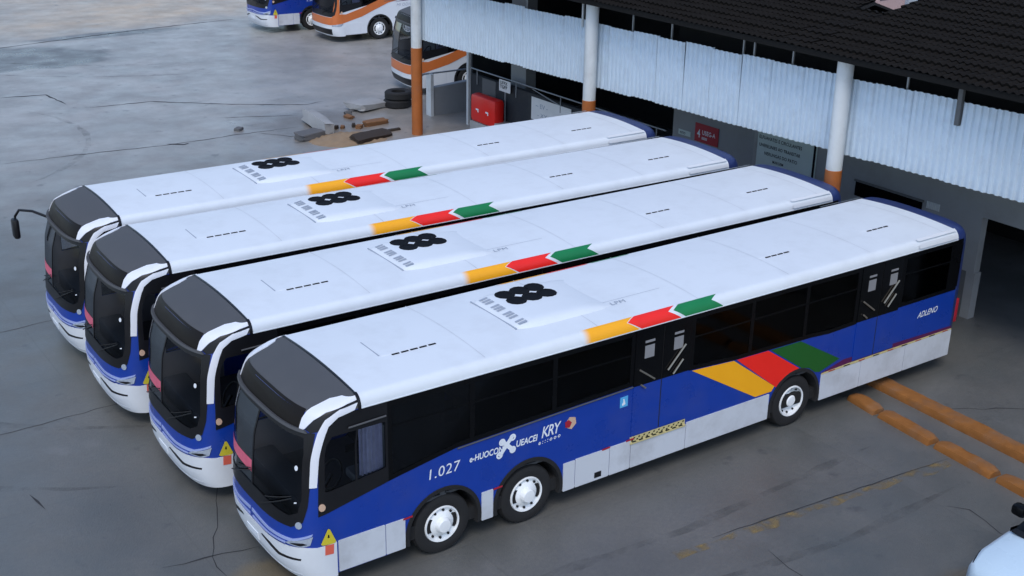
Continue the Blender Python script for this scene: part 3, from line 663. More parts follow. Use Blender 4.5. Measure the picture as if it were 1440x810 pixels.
# ------------------------------------------------------------------ ground
def ground_material():
    m = bpy.data.materials.new('concrete_yard'); m.use_nodes = True; n = m.node_tree; N = n.nodes; L = n.links; b = N['Principled BSDF']
    g = N.new('ShaderNodeNewGeometry'); pos = g.outputs['Position']
    def noise(sc, det=6, rough=.55, vec=pos):
        t = N.new('ShaderNodeTexNoise'); t.inputs['Scale'].default_value = sc; t.inputs['Detail'].default_value = det; t.inputs['Roughness'].default_value = rough; L.new(vec, t.inputs['Vector']); return t.outputs['Fac']
    def mr(src, a, b_, c=0., d=1., smooth=True):
        t = N.new('ShaderNodeMapRange'); t.interpolation_type = 'SMOOTHSTEP' if smooth else 'LINEAR'
        for i, v in enumerate((a, b_, c, d)): t.inputs[i+1].default_value = v
        L.new(src, t.inputs[0]); return t.outputs[0]
    def mix(f, A, B, blend='MIX'):
        t = N.new('ShaderNodeMix'); t.data_type = 'RGBA'; t.blend_type = blend
        for s_, v in (('Factor', f), ('A', A), ('B', B)):
            if isinstance(v, (tuple, float)): t.inputs[s_].default_value = v if isinstance(v, float) else (*v, 1)
            else: L.new(v, t.inputs[s_])
        return t.outputs['Result']
    def math_(op, a, b_):
        t = N.new('ShaderNodeMath'); t.operation = op
        for i, v in enumerate((a, b_)):
            if isinstance(v, (int, float)): t.inputs[i].default_value = v
            else: L.new(v, t.inputs[i])
        return t.outputs[0]
    def blob(cx, cy, rx, ry, wob=.5, nsc=.35, soft=.5):
        mp = N.new('ShaderNodeMapping'); mp.vector_type = 'POINT'; mp.inputs['Location'].default_value = (-cx/rx, -cy/ry, 0); mp.inputs['Scale'].default_value = (1/rx, 1/ry, 0)
        L.new(pos, mp.inputs['Vector']); ln = N.new('ShaderNodeVectorMath'); ln.operation = 'LENGTH'; L.new(mp.outputs[0], ln.inputs[0])
        d = math_('ADD', ln.outputs['Value'], math_('MULTIPLY', math_('SUBTRACT', noise(nsc, 5), .5), wob*2))
        return mr(d, 1-soft, 1+soft*.4, 1., 0.)
    sp_ = N.new('ShaderNodeSeparateXYZ'); L.new(pos, sp_.inputs[0]); sepy = sp_.outputs[1]
    big = mr(noise(.16, 4), .3, .7); mid = mr(noise(.9, 7, .6), .25, .75); fine = noise(14, 5, .7)
    col = mix(big, (.098, .110, .106), (.165, .164, .152)); col = mix(math_('MULTIPLY', mid, .5), col, (.205, .192, .172))
    col = mix(mr(fine, .3, .7, 0., .42), col, (.10, .105, .11))
    # slab-to-slab difference: pours about 6 by 4 m
    bt = N.new('ShaderNodeTexBrick'); bt.inputs['Scale'].default_value = 1.; bt.inputs['Brick Width'].default_value = 7.; bt.inputs['Row Height'].default_value = 4.6; bt.inputs['Mortar Size'].default_value = .012
    bt.inputs['Color1'].default_value = (.95, .95, .95, 1); bt.inputs['Color2'].default_value = (1.05, 1.05, 1.05, 1); bt.inputs['Mortar'].default_value = (.86, .86, .86, 1); L.new(pos, bt.inputs['Vector'])
    col = mix(1.0, col, bt.outputs['Color'], 'MULTIPLY')
    # sandy far yard with painted sheen, sand by the column, painted shadow, rust and oil
    SANDY = 1
    col = mix(math_('MULTIPLY', blob(18.2, 22.6, 3.4, 2.4, .5, .7), .9), col, (.33, .235, .15))
    col = mix(math_('MULTIPLY', blob(21.5, 17, 4, 7, .4, .5), .5), col, (.20, .17, .14))
    col = mix(math_('MULTIPLY', blob(18.8, 26.4, 2.6, 1.3, .6, .6), .8), col, (.085, .08, .085))  # dark wedge: a shadow painted into the ground colour
    wet = blob(10.6, 40.6, 4.2, 2.6, .7, .35, .15)
    wet2 = blob(15.6, 44.4, 3.5, .8, .6, .5, .3)
    wet = math_('MAXIMUM', wet, wet2)
    col = mix(math_('MULTIPLY', blob(4.2, .9, .9, .5, .5, 1.2), .5), col, (.24, .17, .07))
    col = mix(math_('MULTIPLY', blob(12.6, -5.0, .6, .5, .5, 1.2), .5), col, (.26, .17, .05))
    col = mix(math_('MULTIPLY', mr(math_('ADD', sepy, math_('MULTIPLY', noise(.2, 4), 8.)), 17., 33.), .85), col, (.40, .385, .365))  # far yard paler: dusty concrete plus grazing sky sheen painted into the colour
    col = mix(math_('MULTIPLY', mr(math_('ADD', math_('SUBTRACT', sepy, math_('MULTIPLY', sp_.outputs[0], .16)), math_('MULTIPLY', noise(.15, 5), 8.)), 44.5, 50.), math_('ADD', .35, math_('MULTIPLY', mr(noise(.07, 3), .35, .65), .5))), col, (.58, .41, .25))
    col = mix(math_('MULTIPLY', wet, .9), col, (.10, .092, .09))
    mott = mr(noise(.42, 8, .68), .35, .68); col = mix(math_('MULTIPLY', math_('SUBTRACT', 1., mott), .38), col, (.085, .085, .08))
    col = mix(math_('MULTIPLY', blob(16.6, 24.2, 2.6, 2.4, .6, .8), .55), col, (.10, .082, .065))
    drips = mr(noise(1.7, 4, .6), .62, .72); col = mix(math_('MULTIPLY', drips, .55), col, (.07, .072, .075))
    pale = mr(noise(.5, 4), .60, .80); col = mix(math_('MULTIPLY', pale, .35), col, (.30, .295, .30))
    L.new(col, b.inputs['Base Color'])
    ro = math_('SUBTRACT', math_('ADD', .27, math_('MULTIPLY', mid, .24)), math_('MULTIPLY', wet, .06)); L.new(ro, b.inputs['Roughness'])
    b.inputs['Specular IOR Level'].default_value = .7
    bp = N.new('ShaderNodeBump'); bp.inputs['Strength'].default_value = .35; bp.inputs['Distance'].default_value = .02; L.new(math_('ADD', noise(30, 6, .7), math_('MULTIPLY', mid, .6)), bp.inputs['Height']); L.new(bp.outputs[0], b.inputs['Normal'])
    M['ground'] = m
ground_material()
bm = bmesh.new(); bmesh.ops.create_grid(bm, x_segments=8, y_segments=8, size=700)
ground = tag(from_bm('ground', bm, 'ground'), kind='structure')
def ribbon(name, pts, wd, m, z=.004, jit=.05, parent=ground, step=.25, taper=True):
    rnd = random.Random(str(pts)); P = [Vector((*p, 0)) for p in pts]; fine = []
    for a, b in zip(P[:-1], P[1:]):
        k = max(2, int((b-a).length/step))
        for i in range(k): fine.append(a.lerp(b, i/k)+Vector((rnd.uniform(-jit, jit), rnd.uniform(-jit, jit), 0)))
    fine.append(P[-1]); bm = bmesh.new(); prev = None; n = len(fine)
    for i, p in enumerate(fine):
        d = (fine[min(i+1, n-1)]-fine[max(i-1, 0)]).normalized(); q = Vector((-d.y, d.x, 0)); t = i/(n-1)
        ww = wd*(.35+.65*rnd.random())*((min(1, 6*t, 6*(1-t))*.9+.1) if taper else 1)
        c = [bm.verts.new((p.x+q.x*ww/2, p.y+q.y*ww/2, z)), bm.verts.new((p.x-q.x*ww/2, p.y-q.y*ww/2, z))]
        if prev: bm.faces.new((prev[0], prev[1], c[1], c[0]))
        prev = c
    return from_bm(name, bm, m, parent)
for pts, wd in (([(8.3, 33.8), (9.9, 33.5), (10.1, 31.6)], .10), ([(10.5, 30.7), (12.8, 30.5), (15.2, 28.6), (17.4, 27.2), (18.4, 27.4)], .10),
                ([(6.1, 24.9), (8.9, 24.7), (11.5, 24.4), (13.5, 24.5), (15.9, 24.4)], .06), ([(14.0, 27.0), (16.5, 25.9)], .06), ([(11.2, 24.6), (11.7, 24.2), (11.9, 24.3)], .16),
                ([(14.1, -3.3), (14.3, -3.6), (14.1, -4.3), (14.3, -4.9)], .03), ([(10.7, -2.6), (10.6, -3.4), (10.3, -4.2)], .025), ([(2.9, 1.95), (4.3, 1.7)], .04), ([(1.8, 5.1), (1.9, 4.5)], .05),
                ([(1.2, 7.3), (1.9, 7.4), (4.4, 7.5)], .02), ([(4.7, 7.2), (4.9, 5.6), (4.5, 3.8), (3.6, 1.8), (3.5, 0.5)], .02), ([(14.3, 24.4), (15.0, 23.4), (15.8, 23.2)], .05), ([(16.9, -1.1), (18.2, -1.9), (19.0, -1.9)], .03),
                ([(4.4, 41.5), (8, 42.8), (13, 44.0), (18, 45.0), (23, 45.6)], .14), ([(.8, 12.1), (3.4, 12.0), (6.0, 12.3)], .02)):
    ribbon('crack', pts, wd, 'crack', .004, .035)
ribbon('joint', [(10.2, -1.9), (12.6, -2.1), (15.4, -2.35)], .035, 'crack', .008, .012)
def worn_paint():
    m = mat('worn_yellow', (.30, .21, .08), .8, var=.3, vscale=5); n = m.node_tree; N = n.nodes; L = n.links
    o = N['Material Output']; b = N['Principled BSDF']; t = N.new('ShaderNodeBsdfTransparent'); mx = N.new('ShaderNodeMixShader'); g = N.new('ShaderNodeNewGeometry')
    no = N.new('ShaderNodeTexNoise'); no.inputs['Scale'].default_value = 3.5; no.inputs['Detail'].default_value = 8; L.new(g.outputs['Position'], no.inputs['Vector'])
    mr = N.new('ShaderNodeMapRange'); mr.inputs[1].default_value = .42; mr.inputs[2].default_value = .68; mr.inputs[4].default_value = .8; L.new(no.outputs['Fac'], mr.inputs[0])
    L.new(mr.outputs[0], mx.inputs[0]); L.new(t.outputs[0], mx.inputs[1]); L.new(b.outputs[0], mx.inputs[2]); L.new(mx.outputs[0], o.inputs[0])
worn_paint()
def tyre_mark_mat():
    m = mat('tyre_mark', (.05, .052, .052), .8, var=.2, vscale=5); n = m.node_tree; N = n.nodes; L = n.links
    o = N['Material Output']; b = N['Principled BSDF']; t = N.new('ShaderNodeBsdfTransparent'); mx = N.new('ShaderNodeMixShader'); g = N.new('ShaderNodeNewGeometry')
    no = N.new('ShaderNodeTexNoise'); no.inputs['Scale'].default_value = 1.6; no.inputs['Detail'].default_value = 9; no.inputs['Roughness'].default_value = .7; L.new(g.outputs['Position'], no.inputs['Vector'])
    mr = N.new('ShaderNodeMapRange'); mr.inputs[1].default_value = .42; mr.inputs[2].default_value = .8; mr.inputs[4].default_value = .42; L.new(no.outputs['Fac'], mr.inputs[0])
    L.new(mr.outputs[0], mx.inputs[0]); L.new(t.outputs[0], mx.inputs[1]); L.new(b.outputs[0], mx.inputs[2]); L.new(mx.outputs[0], o.inputs[0])
tyre_mark_mat()
def arc_pts(cx, cy, r_, a0, a1, n=14): return [(cx+r_*math.cos(R(a0+(a1-a0)*i/n)), cy+r_*math.sin(R(a0+(a1-a0)*i/n))) for i in range(n+1)]
for k_, (pts_) in enumerate((arc_pts(8, 14.5, 9.0, 170, 250), arc_pts(8, 14.5, 11.1, 168, 245), arc_pts(3, 28, 6.5, -60, 30), [(8.5, -2.6), (12, -3.1), (14.9, -3.0)], [(6.0, -1.2), (10, -1.5), (14.6, -1.3)], arc_pts(20, 50, 14, 200, 262), arc_pts(20, 50, 16.2, 202, 260))):
    ribbon('tyre_mark', pts_, .26, 'tyre_mark', .002+.0004*k_, .015, step=.6)
ribbon('painted_line', [(9.4, -1.98), (12.6, -2.2), (15.3, -2.45)], .30, 'worn_yellow', .004, .02, taper=False)

# ------------------------------------------------------------------ depot building
B = empty('depot_building', (21, 6.5, 0)); B['label'] = 'long depot building with black tiled roof, pale corrugated cladding and open bays'; B['category'] = 'building'
def bw(o):   # children are modelled in world coordinates
    o.parent = B; o.matrix_parent_inverse = Matrix.Translation((-21, -6.5, 0)); return o
def bbox(name, *a, **k): return bw(box(name, *a, **k))
Y0, Y1 = -9.0, 22.3
# columns with painted foot
for cy_, zp in ((21.5, 2.9), (12.35, 3.0), (3.75, 3.2), (-4.9, 3.2)):
    bm = bmesh.new(); add_lathe(bm, [(.175, zp), (.175, 5.66), (0, 5.66)], (18.79, cy_, 0), axis='z', seg=28); c = bw(from_bm('column', bm, 'column_white', None, 40))
    bm = bmesh.new(); add_lathe(bm, [(.183, 0), (.183, zp), (.175, zp+.005)], (18.79, cy_, 0), axis='z', seg=28); p = from_bm('painted_foot', bm, 'orange_column', None, 40); p.parent = c
# corrugated sheets, one mesh per shape
def sheet_mesh(wd, h, dip):
    bm = bmesh.new(); prev = None; n = 6; prof = [(0, 0), (.25, 0), (.38, .04), (.70, .04), (.83, 0)]; pts = []
    for k in range(n):
        for f, d in prof: pts.append(((k+f)/n*wd, d))
    pts.append((wd, 0))
    for y, d in pts:
        q = [bm.verts.new((-d, -y, dip*y)), bm.verts.new((-d-.004, -y, h*.5)), bm.verts.new((-d, -y, h+dip*.82*y))]
        if prev:
            for j in range(2): bm.faces.new((prev[j], q[j], q[j+1], prev[j+1]))
        prev = q
    me = bpy.data.meshes.new('cladding_sheet'); bm.to_mesh(me); bm.free(); me.materials.append(M['cladding']); return me
SW = 1.01; sheets = [sheet_mesh(SW, 1.75, .022), sheet_mesh(SW, 1.75, .019), sheet_mesh(SW, 1.75, .025)]
rnd = random.Random(3)
y = 21.75; i = 0
while y > Y0:
    z0 = 3.12+(21.73-y)/22.4*.49; ht = (4.86+(21.73-y)/22.4*.40)-z0
    o = bpy.data.objects.new('cladding_sheet', sheets[i % 3]); C.objects.link(o); bw(o)
    o.location = (19.06+rnd.uniform(-.012, .012)+(.008 if i % 2 else 0), y, z0+rnd.uniform(-.012, .012)); o.rotation_euler = (rnd.uniform(-.004, .004), rnd.uniform(-.012, .012), rnd.uniform(-.006, .006)); o.scale = (1.15, 1, ht/1.75+rnd.uniform(-.008, .008))
    y -= SW-.03; i += 1
for z_ in (3.75, 4.75): bbox('cladding_rail', 19.12, 19.18, Y0, 21.7, z_, z_+.08, 'steel_grey')
for y_ in (15.8, 13.2, 11.1, 9.6, 7.1, 6.75, 5.55, 2.4, -2.2): bbox('hanger', 19.13, 19.17, y_-.02, y_+.02, 4.8, 5.66, 'steel_grey')
bbox('hanger', 18.98, 19.02, 13.0, 13.05, 4.85, 5.66, 'column_white'); bbox('hanger', 18.96, 19.04, .96, 1.06, 4.75, 5.66, 'dado')
bbox('eave_beam', 18.68, 18.92, Y0, Y1, 5.56, 5.68, 'eave_black'); bbox('eave_board', 18.36, 18.40, Y0, Y1, 5.62, 5.75, 'eave_black')
# tiled roof: front slope plus the deeper block past y = 4.6
SLP = .2
def tiles(name, x0, x1, y0, y1):
    bm = bmesh.new(); ncol = int((y1-y0)/.17); per = 5; ny = ncol*per; row = .28; nr = int(math.ceil((x1-x0)/row)); lines = []
    for r_ in range(nr):
        for e in (0, 1):
            xa = min(x1, x0+(r_+e)*row); base = 5.74+SLP*(xa-18.35)+(.032 if e == 0 else .0)
            lines.append([bm.verts.new((xa-(.02 if e == 0 else 0), y0+(y1-y0)*k/ny, base+.022*math.sin(2*math.pi*k/per)+.012*math.sin((k//per)*12.9+r_*78.2))) for k in range(ny+1)])
    for j in range(len(lines)-1):
        for k in range(ny): bm.faces.new((lines[j][k], lines[j][k+1], lines[j+1][k+1], lines[j+1][k]))
    o = bw(from_bm(name, bm, 'tile_black', None, 40)); o['kind'] = 'stuff'; return o
XR = 21.6
tiles('roof_tiles', 18.35, 20.95, 4.62, 5.45); tiles('roof_tiles', 18.35, XR, 5.45, Y1); tiles('roof_tiles', 18.35, 26.5, Y0, 4.60)
def slab(name, pts, m):
    bm = bmesh.new(); a = [bm.verts.new(p) for p in pts]; b_ = [bm.verts.new((p[0], p[1], p[2]-.06)) for p in pts]; bm.faces.new(a); bm.faces.new(b_[::-1]); n = len(pts)
    for i in range(n): bm.faces.new((a[i], a[(i+1) % n], b_[(i+1) % n], b_[i]))
    return bw(from_bm(name, bm, m))
rz = lambda x: 5.69+SLP*(x-18.35)
slab('roof_deck', [(18.4, 5.45, rz(18.4)), (XR, 5.45, rz(XR)), (XR, Y1, rz(XR)), (18.4, Y1, rz(18.4))], 'dull_black'); slab('roof_deck', [(18.4, 4.6, rz(18.4)), (20.95, 4.6, rz(20.95)), (20.95, 5.44, rz(20.95)), (18.4, 5.44, rz(18.4))], 'dull_black'); slab('roof_back', [(20.95, 4.6, rz(20.95)-.01), (27, 4.6, 4.5), (27, 5.44, 4.5), (20.95, 5.44, rz(20.95)-.01)], 'dull_black')
slab('roof_deck', [(18.4, Y0, rz(18.4)), (26.5, Y0, rz(26.5)), (26.5, 4.59, rz(26.5)), (18.4, 4.59, rz(18.4))], 'dull_black')
slab('roof_back', [(XR, 5.45, rz(XR)-.01), (27, 5.45, 4.6), (27, Y1, 4.6), (XR, Y1, rz(XR)-.01)], 'dull_black')
bw(tube('ridge_cap', [(XR, 5.5, rz(XR)+.05), (XR, Y1, rz(XR)+.05)], .06, 'tile_black'))
bbox('verge_wall', 21.25, 26.4, 4.48, 4.58, 4.6, 6.2, 'dull_black')
# walls
wallX = 21.0
bbox('wall', wallX, wallX+.2, 1.42, 11.36, 1.08, 4.3, 'wall_grey'); bbox('wall', wallX, wallX+.2, -2.8, 1.42, 2.38, 4.3, 'wall_grey'); bbox('wall', wallX, wallX+.2, Y0, -2.8, 0, 4.3, 'wall_grey'); bbox('wall', wallX+.01, wallX+.2, Y0, 11.36, 4.301, 5.9, 'dull_black')  # upper strip is black: shade in the gap under the eave, put into colour
bbox('dado', wallX+.03, wallX+.2, 1.62, 11.36, 0, 1.08, 'dado'); bbox('door_pier', wallX+.02, wallX+.24, 1.40, 1.62, 0, 1.08, 'wall_grey')
bbox('wall', wallX+.2, 26.9, 11.2, 11.36, 0, 5.0, 'wall_dark'); bbox('wall', 26.6, 26.8, Y0, 22.2, 0, 4.55, 'dull_black'); bbox('wall', wallX+.3, 26.6, 22.0, 22.2, 0, 4.9, 'wall_dark'); bbox('wall', wallX, 26.6, Y0-.1, Y0+.1, 0, 5.6, 'wall_dark')
bbox('parapet', wallX, wallX+.15, 11.37, 21.6, 0, 1.80, 'wall_dark')
bbox('parapet_block', wallX-.012, wallX+.1, 20.1, 20.9, 1.2, 1.78, 'dado')
bbox('end_post', wallX-.08, wallX+.02, 21.66, 21.78, 0, 5.2, 'column_white')
bbox('pier', 21.5, 21.9, 19.1, 19.95, 0, 5.4, 'wall_grey')
bbox('plinth', 20.45, 20.95, 18.15, 19.75, 0, .62, 'concrete_pale', bev=.02)
hr = bw(tube('handrail', [(20.98, 21.6, 2.0), (20.98, 11.6, 2.02)], .025, 'steel_grey')); bw(tube('handrail', [(21.0, 18.0, 1.95), (21.0, 16.6, 1.72), (21.0, 16.5, 1.72)], .02, 'steel_grey'))
for y_ in (21.2, 18.9, 16.5, 14.2, 12.0): bw(tube('rail_post', [(20.98, y_, 1.5), (20.98, y_, 2.0)], .02, 'steel_grey'))
sw = bbox('slot_window', wallX-.03, wallX+.02, 2.98, 4.88, 1.96, 2.30, 'pane_black')
bbox('window_frame', wallX-.045, wallX-.001, 2.94, 4.92, 2.302, 2.345, 'dado')
for k in range(8): bbox('vent_slat', wallX-.02, wallX-.002, 2.86-.045*k-.03, 2.86-.045*k, 2.20, 2.36, 'column_white')
# signs on the walls
def wall_sign(name, label, cat, y0, y1, z0, z1, m, lines, tm, size, x=wallX-.012):
    o = empty(name, (x, (y0+y1)/2, z0)); tag(o, label, cat); t = .014
    p = box('panel', -t, 0, -(y1-y0)/2, (y1-y0)/2, 0, z1-z0, m, o)
    for i, (tx, yy, zz, sz, xs_) in enumerate(lines):
        text_mesh('lettering', tx, sz, tm, o, (lambda u, v, yy=yy, zz=zz: (-t-.003, yy-u, zz+v)), 0, 1.05, .002, xs_)
    return o
wall_sign('wall_sign', 'dark red wall sign with pale lettering on the grey wall', 'sign', 9.55, 10.45, 2.02, 2.52, 'sign_red', [('4', .36, .12, .32, .8), ('USEG-A', .17, .22, .17, .85), ('EEEEE', .17, .09, .09, .9)], 'print_white', .2)
wall_sign('small_sign', 'small white strip sign left of the dark red wall sign', 'sign', 10.62, 11.1, 2.06, 2.20, 'banner', [('IOITIO', .18, .03, .09, .8)], 'print_black', .08)
bn = wall_sign('notice_board', 'pale grey-green notice board with dark lines of text on grey wall', 'notice board', 6.15, 8.25, 1.75, 3.05, 'banner', [('NORMAS GERAIS', .55, 1.08, .12, .9), ('ELFUAHATES E CIRCULANTES', .88, .88, .12, .87), ('UNERELINIES AO TRANSITAR', .86, .68, .12, .85), ('NERUNGAS DO PATIO', .66, .49, .12, .88), ('MARGEM', .36, .33, .1, .9)], 'print_black', .1)
box('side_strip', -.02, -.002, .93, 1.05, 0, 1.3, 'concrete_pale', bn); box('side_strip', -.03, -.015, -1.02, -.96, 0, 1.3, 'print_black', bn)
pn = wall_sign('white_placard', 'white placard with faint dark scribbles fixed to the dark parapet', 'placard', 15.95, 18.03, 1.0, 1.72, 'house_white', [('~ EV -', .8, .42, .2, 1.2), ('- XX ~', .7, .14, .18, 1.4)], 'print_grey', .2)
st = empty('post_sign', (20.9, 19.4, .0)); tag(st, 'white sign with black print on a thin post beside the red box', 'sign')
tube('post', [(0, 0, .62), (0, 0, 1.7)], .025, 'steel_grey', st)
box('panel', -.03, -.015, -.32, .32, 1.60, 1.98, 'house_white', st)
for t_, z_ in (('UFFX', 1.83), ('TGFP', 1.70)): text_mesh('lettering', t_, .15, 'print_black', st, (lambda u, v, z_=z_: (-.034, .26-u, z_+v)), 0, 1.1, .004, 1.1)
bw_post = None
# red equipment box on its pale stand
rb = empty('red_box', (20.7, 20.05, 0)); tag(rb, 'bright red cabinet with two small white marks on a pale stand', 'cabinet')
box('stand', -.26, .26, -.78, .78, 0, .42, 'concrete_pale', rb, .02); box('cabinet', -.28, .14, -.74, .74, .422, 1.36, 'red_box', rb, .12)
for y_ in (.30, -.28): bm = bmesh.new(); add_box(bm, -.292, -.281, y_-.10, y_+.06, .86, .91); add_box(bm, -.292, -.281, y_-.10, y_-.05, .80, .86); from_bm('label_mark', bm, 'print_white', rb)

# ------------------------------------------------------------------ four blue buses
bus = make_bus('blue')
G4 = 'blue and white buses parked side by side'
fits = [(0, 0, 0), (-.211, 3.184, -.012), (-.343, 6.37, -.025), (-.254, 9.231, -.019)]
labels = ['blue bus numbered 1.027 showing its whole striped flank beside the orange kerbs',
          'blue and white bus parked second in the row, next to bus 1.027',
          'blue and white bus parked third in the row, two along from bus 1.027',
          'blue and white bus at the row end with a long black mirror arm']
buses = []
for i, f in enumerate(fits):
    b_ = bus if i == 0 else copy_tree(bus); place(b_, *f); tag(b_, labels[i], 'bus', G4); buses.append(b_)
# the last bus of the row keeps its long mirror
ml = buses[3]
arm = bmesh.new(); add_tube(arm, [Vector((4.36-XO, 1.10, 2.50)), Vector((4.15-XO, 1.35, 2.58)), Vector((3.95-XO, 1.62, 2.56)), Vector((3.88-XO, 1.74, 2.40)), Vector((3.88-XO, 1.75, 2.30))], .028, 8)
a_ = from_bm('mirror_arm', arm, 'trim_black', ml, 50)
mm = box('mirror', 3.80-XO, 3.93-XO, 1.62, 1.86, 1.93, 2.36, 'trim_black', a_, .05)
def place2(root, cx, cy, a):      # near front corner of the flank at (cx, cy)
    ox, oy = 4.75-XO, -1.25; c, s = math.cos(a), math.sin(a); root.location = (cx-(ox*c-oy*s), cy-(ox*s+oy*c), 0); root.rotation_euler = (0, 0, a)
far = copy_tree(bus); place2(far, 22.7, 40.9, .0); tag(far, 'blue and pale bus standing in the yard beyond the orange and white buses', 'bus', 'buses parked across the yard')
ob = make_bus('orange'); place2(ob, 22.0, 26.2, R(-9)); tag(ob, 'orange and white bus half hidden behind the orange painted column', 'bus', 'buses parked across the yard')
ob2 = copy_tree(ob); place2(ob2, 24.3, 37.2, R(-1)); tag(ob2, 'orange and white bus in the open yard beside the far blue bus', 'bus', 'buses parked across the yard')

# ------------------------------------------------------------------ kerbs
def kerb(name, pts, h, wd, label, seed):
    rnd = random.Random(seed); bm = bmesh.new(); n = max(3, int((Vector(pts[1])-Vector(pts[0])).length/.12)); a, b = Vector((*pts[0], 0)), Vector((*pts[1], 0)); d = (b-a).normalized(); q = Vector((-d.y, d.x, 0)); rows = []
    for i in range(n+1):
        p = a.lerp(b, i/n); e = .03 if i in (0, n) else 0; j = lambda: rnd.uniform(-.008, .008)
        rows.append([bm.verts.new(p+q*o_+Vector((0, 0, z_))) for o_, z_ in ((-wd/2, 0), (-wd/2+.005+e+j(), h*.6), (-wd/2+.025+e+j(), h-.012-e+j()), (-.05, h-e+j()), (.05, h-e+j()), (wd/2-.025-e+j(), h-.012-e+j()), (wd/2-.005-e+j(), h*.6), (wd/2, 0))])
    for i in range(n):
        for k in range(7): bm.faces.new((rows[i][k], rows[i][k+1], rows[i+1][k+1], rows[i+1][k]))
    bm.faces.new(rows[0]); bm.faces.new(rows[-1][::-1])
    o = from_bm(name, bm, 'kerb_orange', None, 45)
    c = (a+b)/2
    for v in o.data.vertices: v.co -= c
    o.location = c; tag(o, label, 'kerb', 'orange painted kerbs')
kerb('kerb_block', ((15.82, .15), (15.72, -.55)), .13, .31, 'short orange kerb block half under the rear of bus 1.027', 1)
kerb('kerb_block', ((15.74, -.64), (15.62, -1.86)), .13, .31, 'orange kerb block next to the short one behind bus 1.027', 2)
kerb('kerb_block', ((15.64, -1.97), (15.55, -3.18)), .13, .31, 'orange kerb block ending the joint with faded yellow paint', 3)
kerb('kerb_block', ((15.56, -3.30), (15.45, -4.6)), .13, .31, 'orange kerb block farthest from bus 1.027', 4)
kerb('kerb', ((16.72, .55), (16.50, -4.8)), .15, .38, 'long unbroken orange kerb running parallel to the kerb blocks', 5)

# ------------------------------------------------------------------ rubble by the column
def chunk(name, loc, dims, rz_, tilt, m, label, seed, cat='rubble', rough=.12, sub=2):
    rnd = random.Random(seed); bm = bmesh.new(); bmesh.ops.create_cube(bm, size=1)
    bmesh.ops.bevel(bm, geom=bm.edges[:], offset=.07, segments=1, affect='EDGES')
    bmesh.ops.subdivide_edges(bm, edges=[e for e in bm.edges if e.calc_length() > .5], cuts=sub)
    for v in bm.verts: v.co = Vector((v.co.x*dims[0]*(1+rnd.uniform(-rough, rough)), v.co.y*dims[1]*(1+rnd.uniform(-rough, rough)), v.co.z*dims[2]*(1+rnd.uniform(-rough, rough))))
    o = from_bm(name, bm, m, None, 25); o.rotation_euler = (tilt[0], tilt[1], rz_); bpy.context.view_layer.update()
    mn = min((o.matrix_world.to_3x3() @ v.co).z for v in o.data.vertices); o.location = (loc[0], loc[1], -mn-.01); tag(o, label, cat, 'rubble beside the column'); return o
chunk('broken_kerb', (16.3, 23.9), (.38, 2.2, .42), -.12, (0, .12), 'concrete_pale', 'long pale broken kerbstone lying among the rubble', 1)
chunk('concrete_lump', (15.5, 22.9), (1.0, .55, .22), .3, (.05, 0), 'concrete_dark', 'flat dark concrete lump beside the broken kerbstone', 2)
chunk('concrete_slab', (19.15, 25.6), (1.5, .9, .22), .25, (.0, .05), 'concrete_pale', 'pale concrete slab leaning toward the black tyres', 3)
chunk('wooden_board', (18.2, 23.35), (.9, .3, .16), .1, (.1, 0), 'wood_brown', 'short brown wooden board lying on the sand by the column', 4)
chunk('wooden_board', (17.15, 21.7), (1.6, .5, .12), .35, (.22, .05), 'board_dark', 'dark tilted board on the sand behind the end bus', 5)
chunk('brown_brick', (17.5, 23.2), (.26, .2, .12), .7, (0, 0), 'wood_brown', 'small brown brick lying alone on the sand', 6)
chunk('brown_brick', (18.35, 22.3), (.45, .12, .08), .1, (0, 0), 'board_dark', 'thin dark stick of wood at the foot of the column', 7)
rr = random.Random(11)
for k in range(9):
    chunk('fragment', (rr.uniform(16.4, 19.6), rr.uniform(22.6, 26.2)), (rr.uniform(.12, .4), rr.uniform(.1, .3), rr.uniform(.05, .14)), rr.uniform(0, 3), (rr.uniform(-.2, .2), rr.uniform(-.2, .2)), ('wood_brown', 'concrete_dark', 'board_dark')[k % 3], ('small broken brown fragment', 'small broken grey concrete fragment', 'small splinter of blackened wood')[k % 3]+' scattered near the long broken kerbstone', 20+k, 'rubble', .25)
chunk('concrete_lump', (13.9, 25.0), (.3, .22, .1), .7, (0, 0), 'concrete_dark', 'small dark lump of concrete on the cracked yard', 8)
bm = bmesh.new(); n = 26; gv = {}
for i in range(n+1):
    for j in range(n+1):
        u, v = -1+2*i/n, -1+2*j/n; r_ = math.hypot(u, v)
        gv[i, j] = bm.verts.new((u*1.3, v*1.0, max(-.02, .20*(1-r_)+.03*random.uniform(-1, 1)*(r_ < .95))))
for i in range(n):
    for j in range(n): bm.faces.new((gv[i, j], gv[i+1, j], gv[i+1, j+1], gv[i, j+1]))
sp = from_bm('sand_heap', bm, 'sand', None, 80); sp.location = (16.5, 22.1, .0); sp.rotation_euler = (0, 0, -.3); tag(sp, 'low heap of tan sand spread beside the end bus', 'sand', kind='stuff')
for k, (lx, lz) in enumerate(((0, 0), (.05, .29))):
    bm = bmesh.new(); add_lathe(bm, [(.26, .02), (.32, 0), (.46, .0), (.51, .05), (.51, .23), (.46, .28), (.32, .28), (.26, .26), (.26, .02)], (0, 0, 0), axis='z', seg=32)
    o = from_bm('loose_tyre', bm, 'rubber', None, 40); o.location = (20.2+lx, 25.3, lz); tag(o, ('upper' if k else 'lower')+' black tyre of the pair stacked behind the orange column', 'tyre', 'loose tyres')
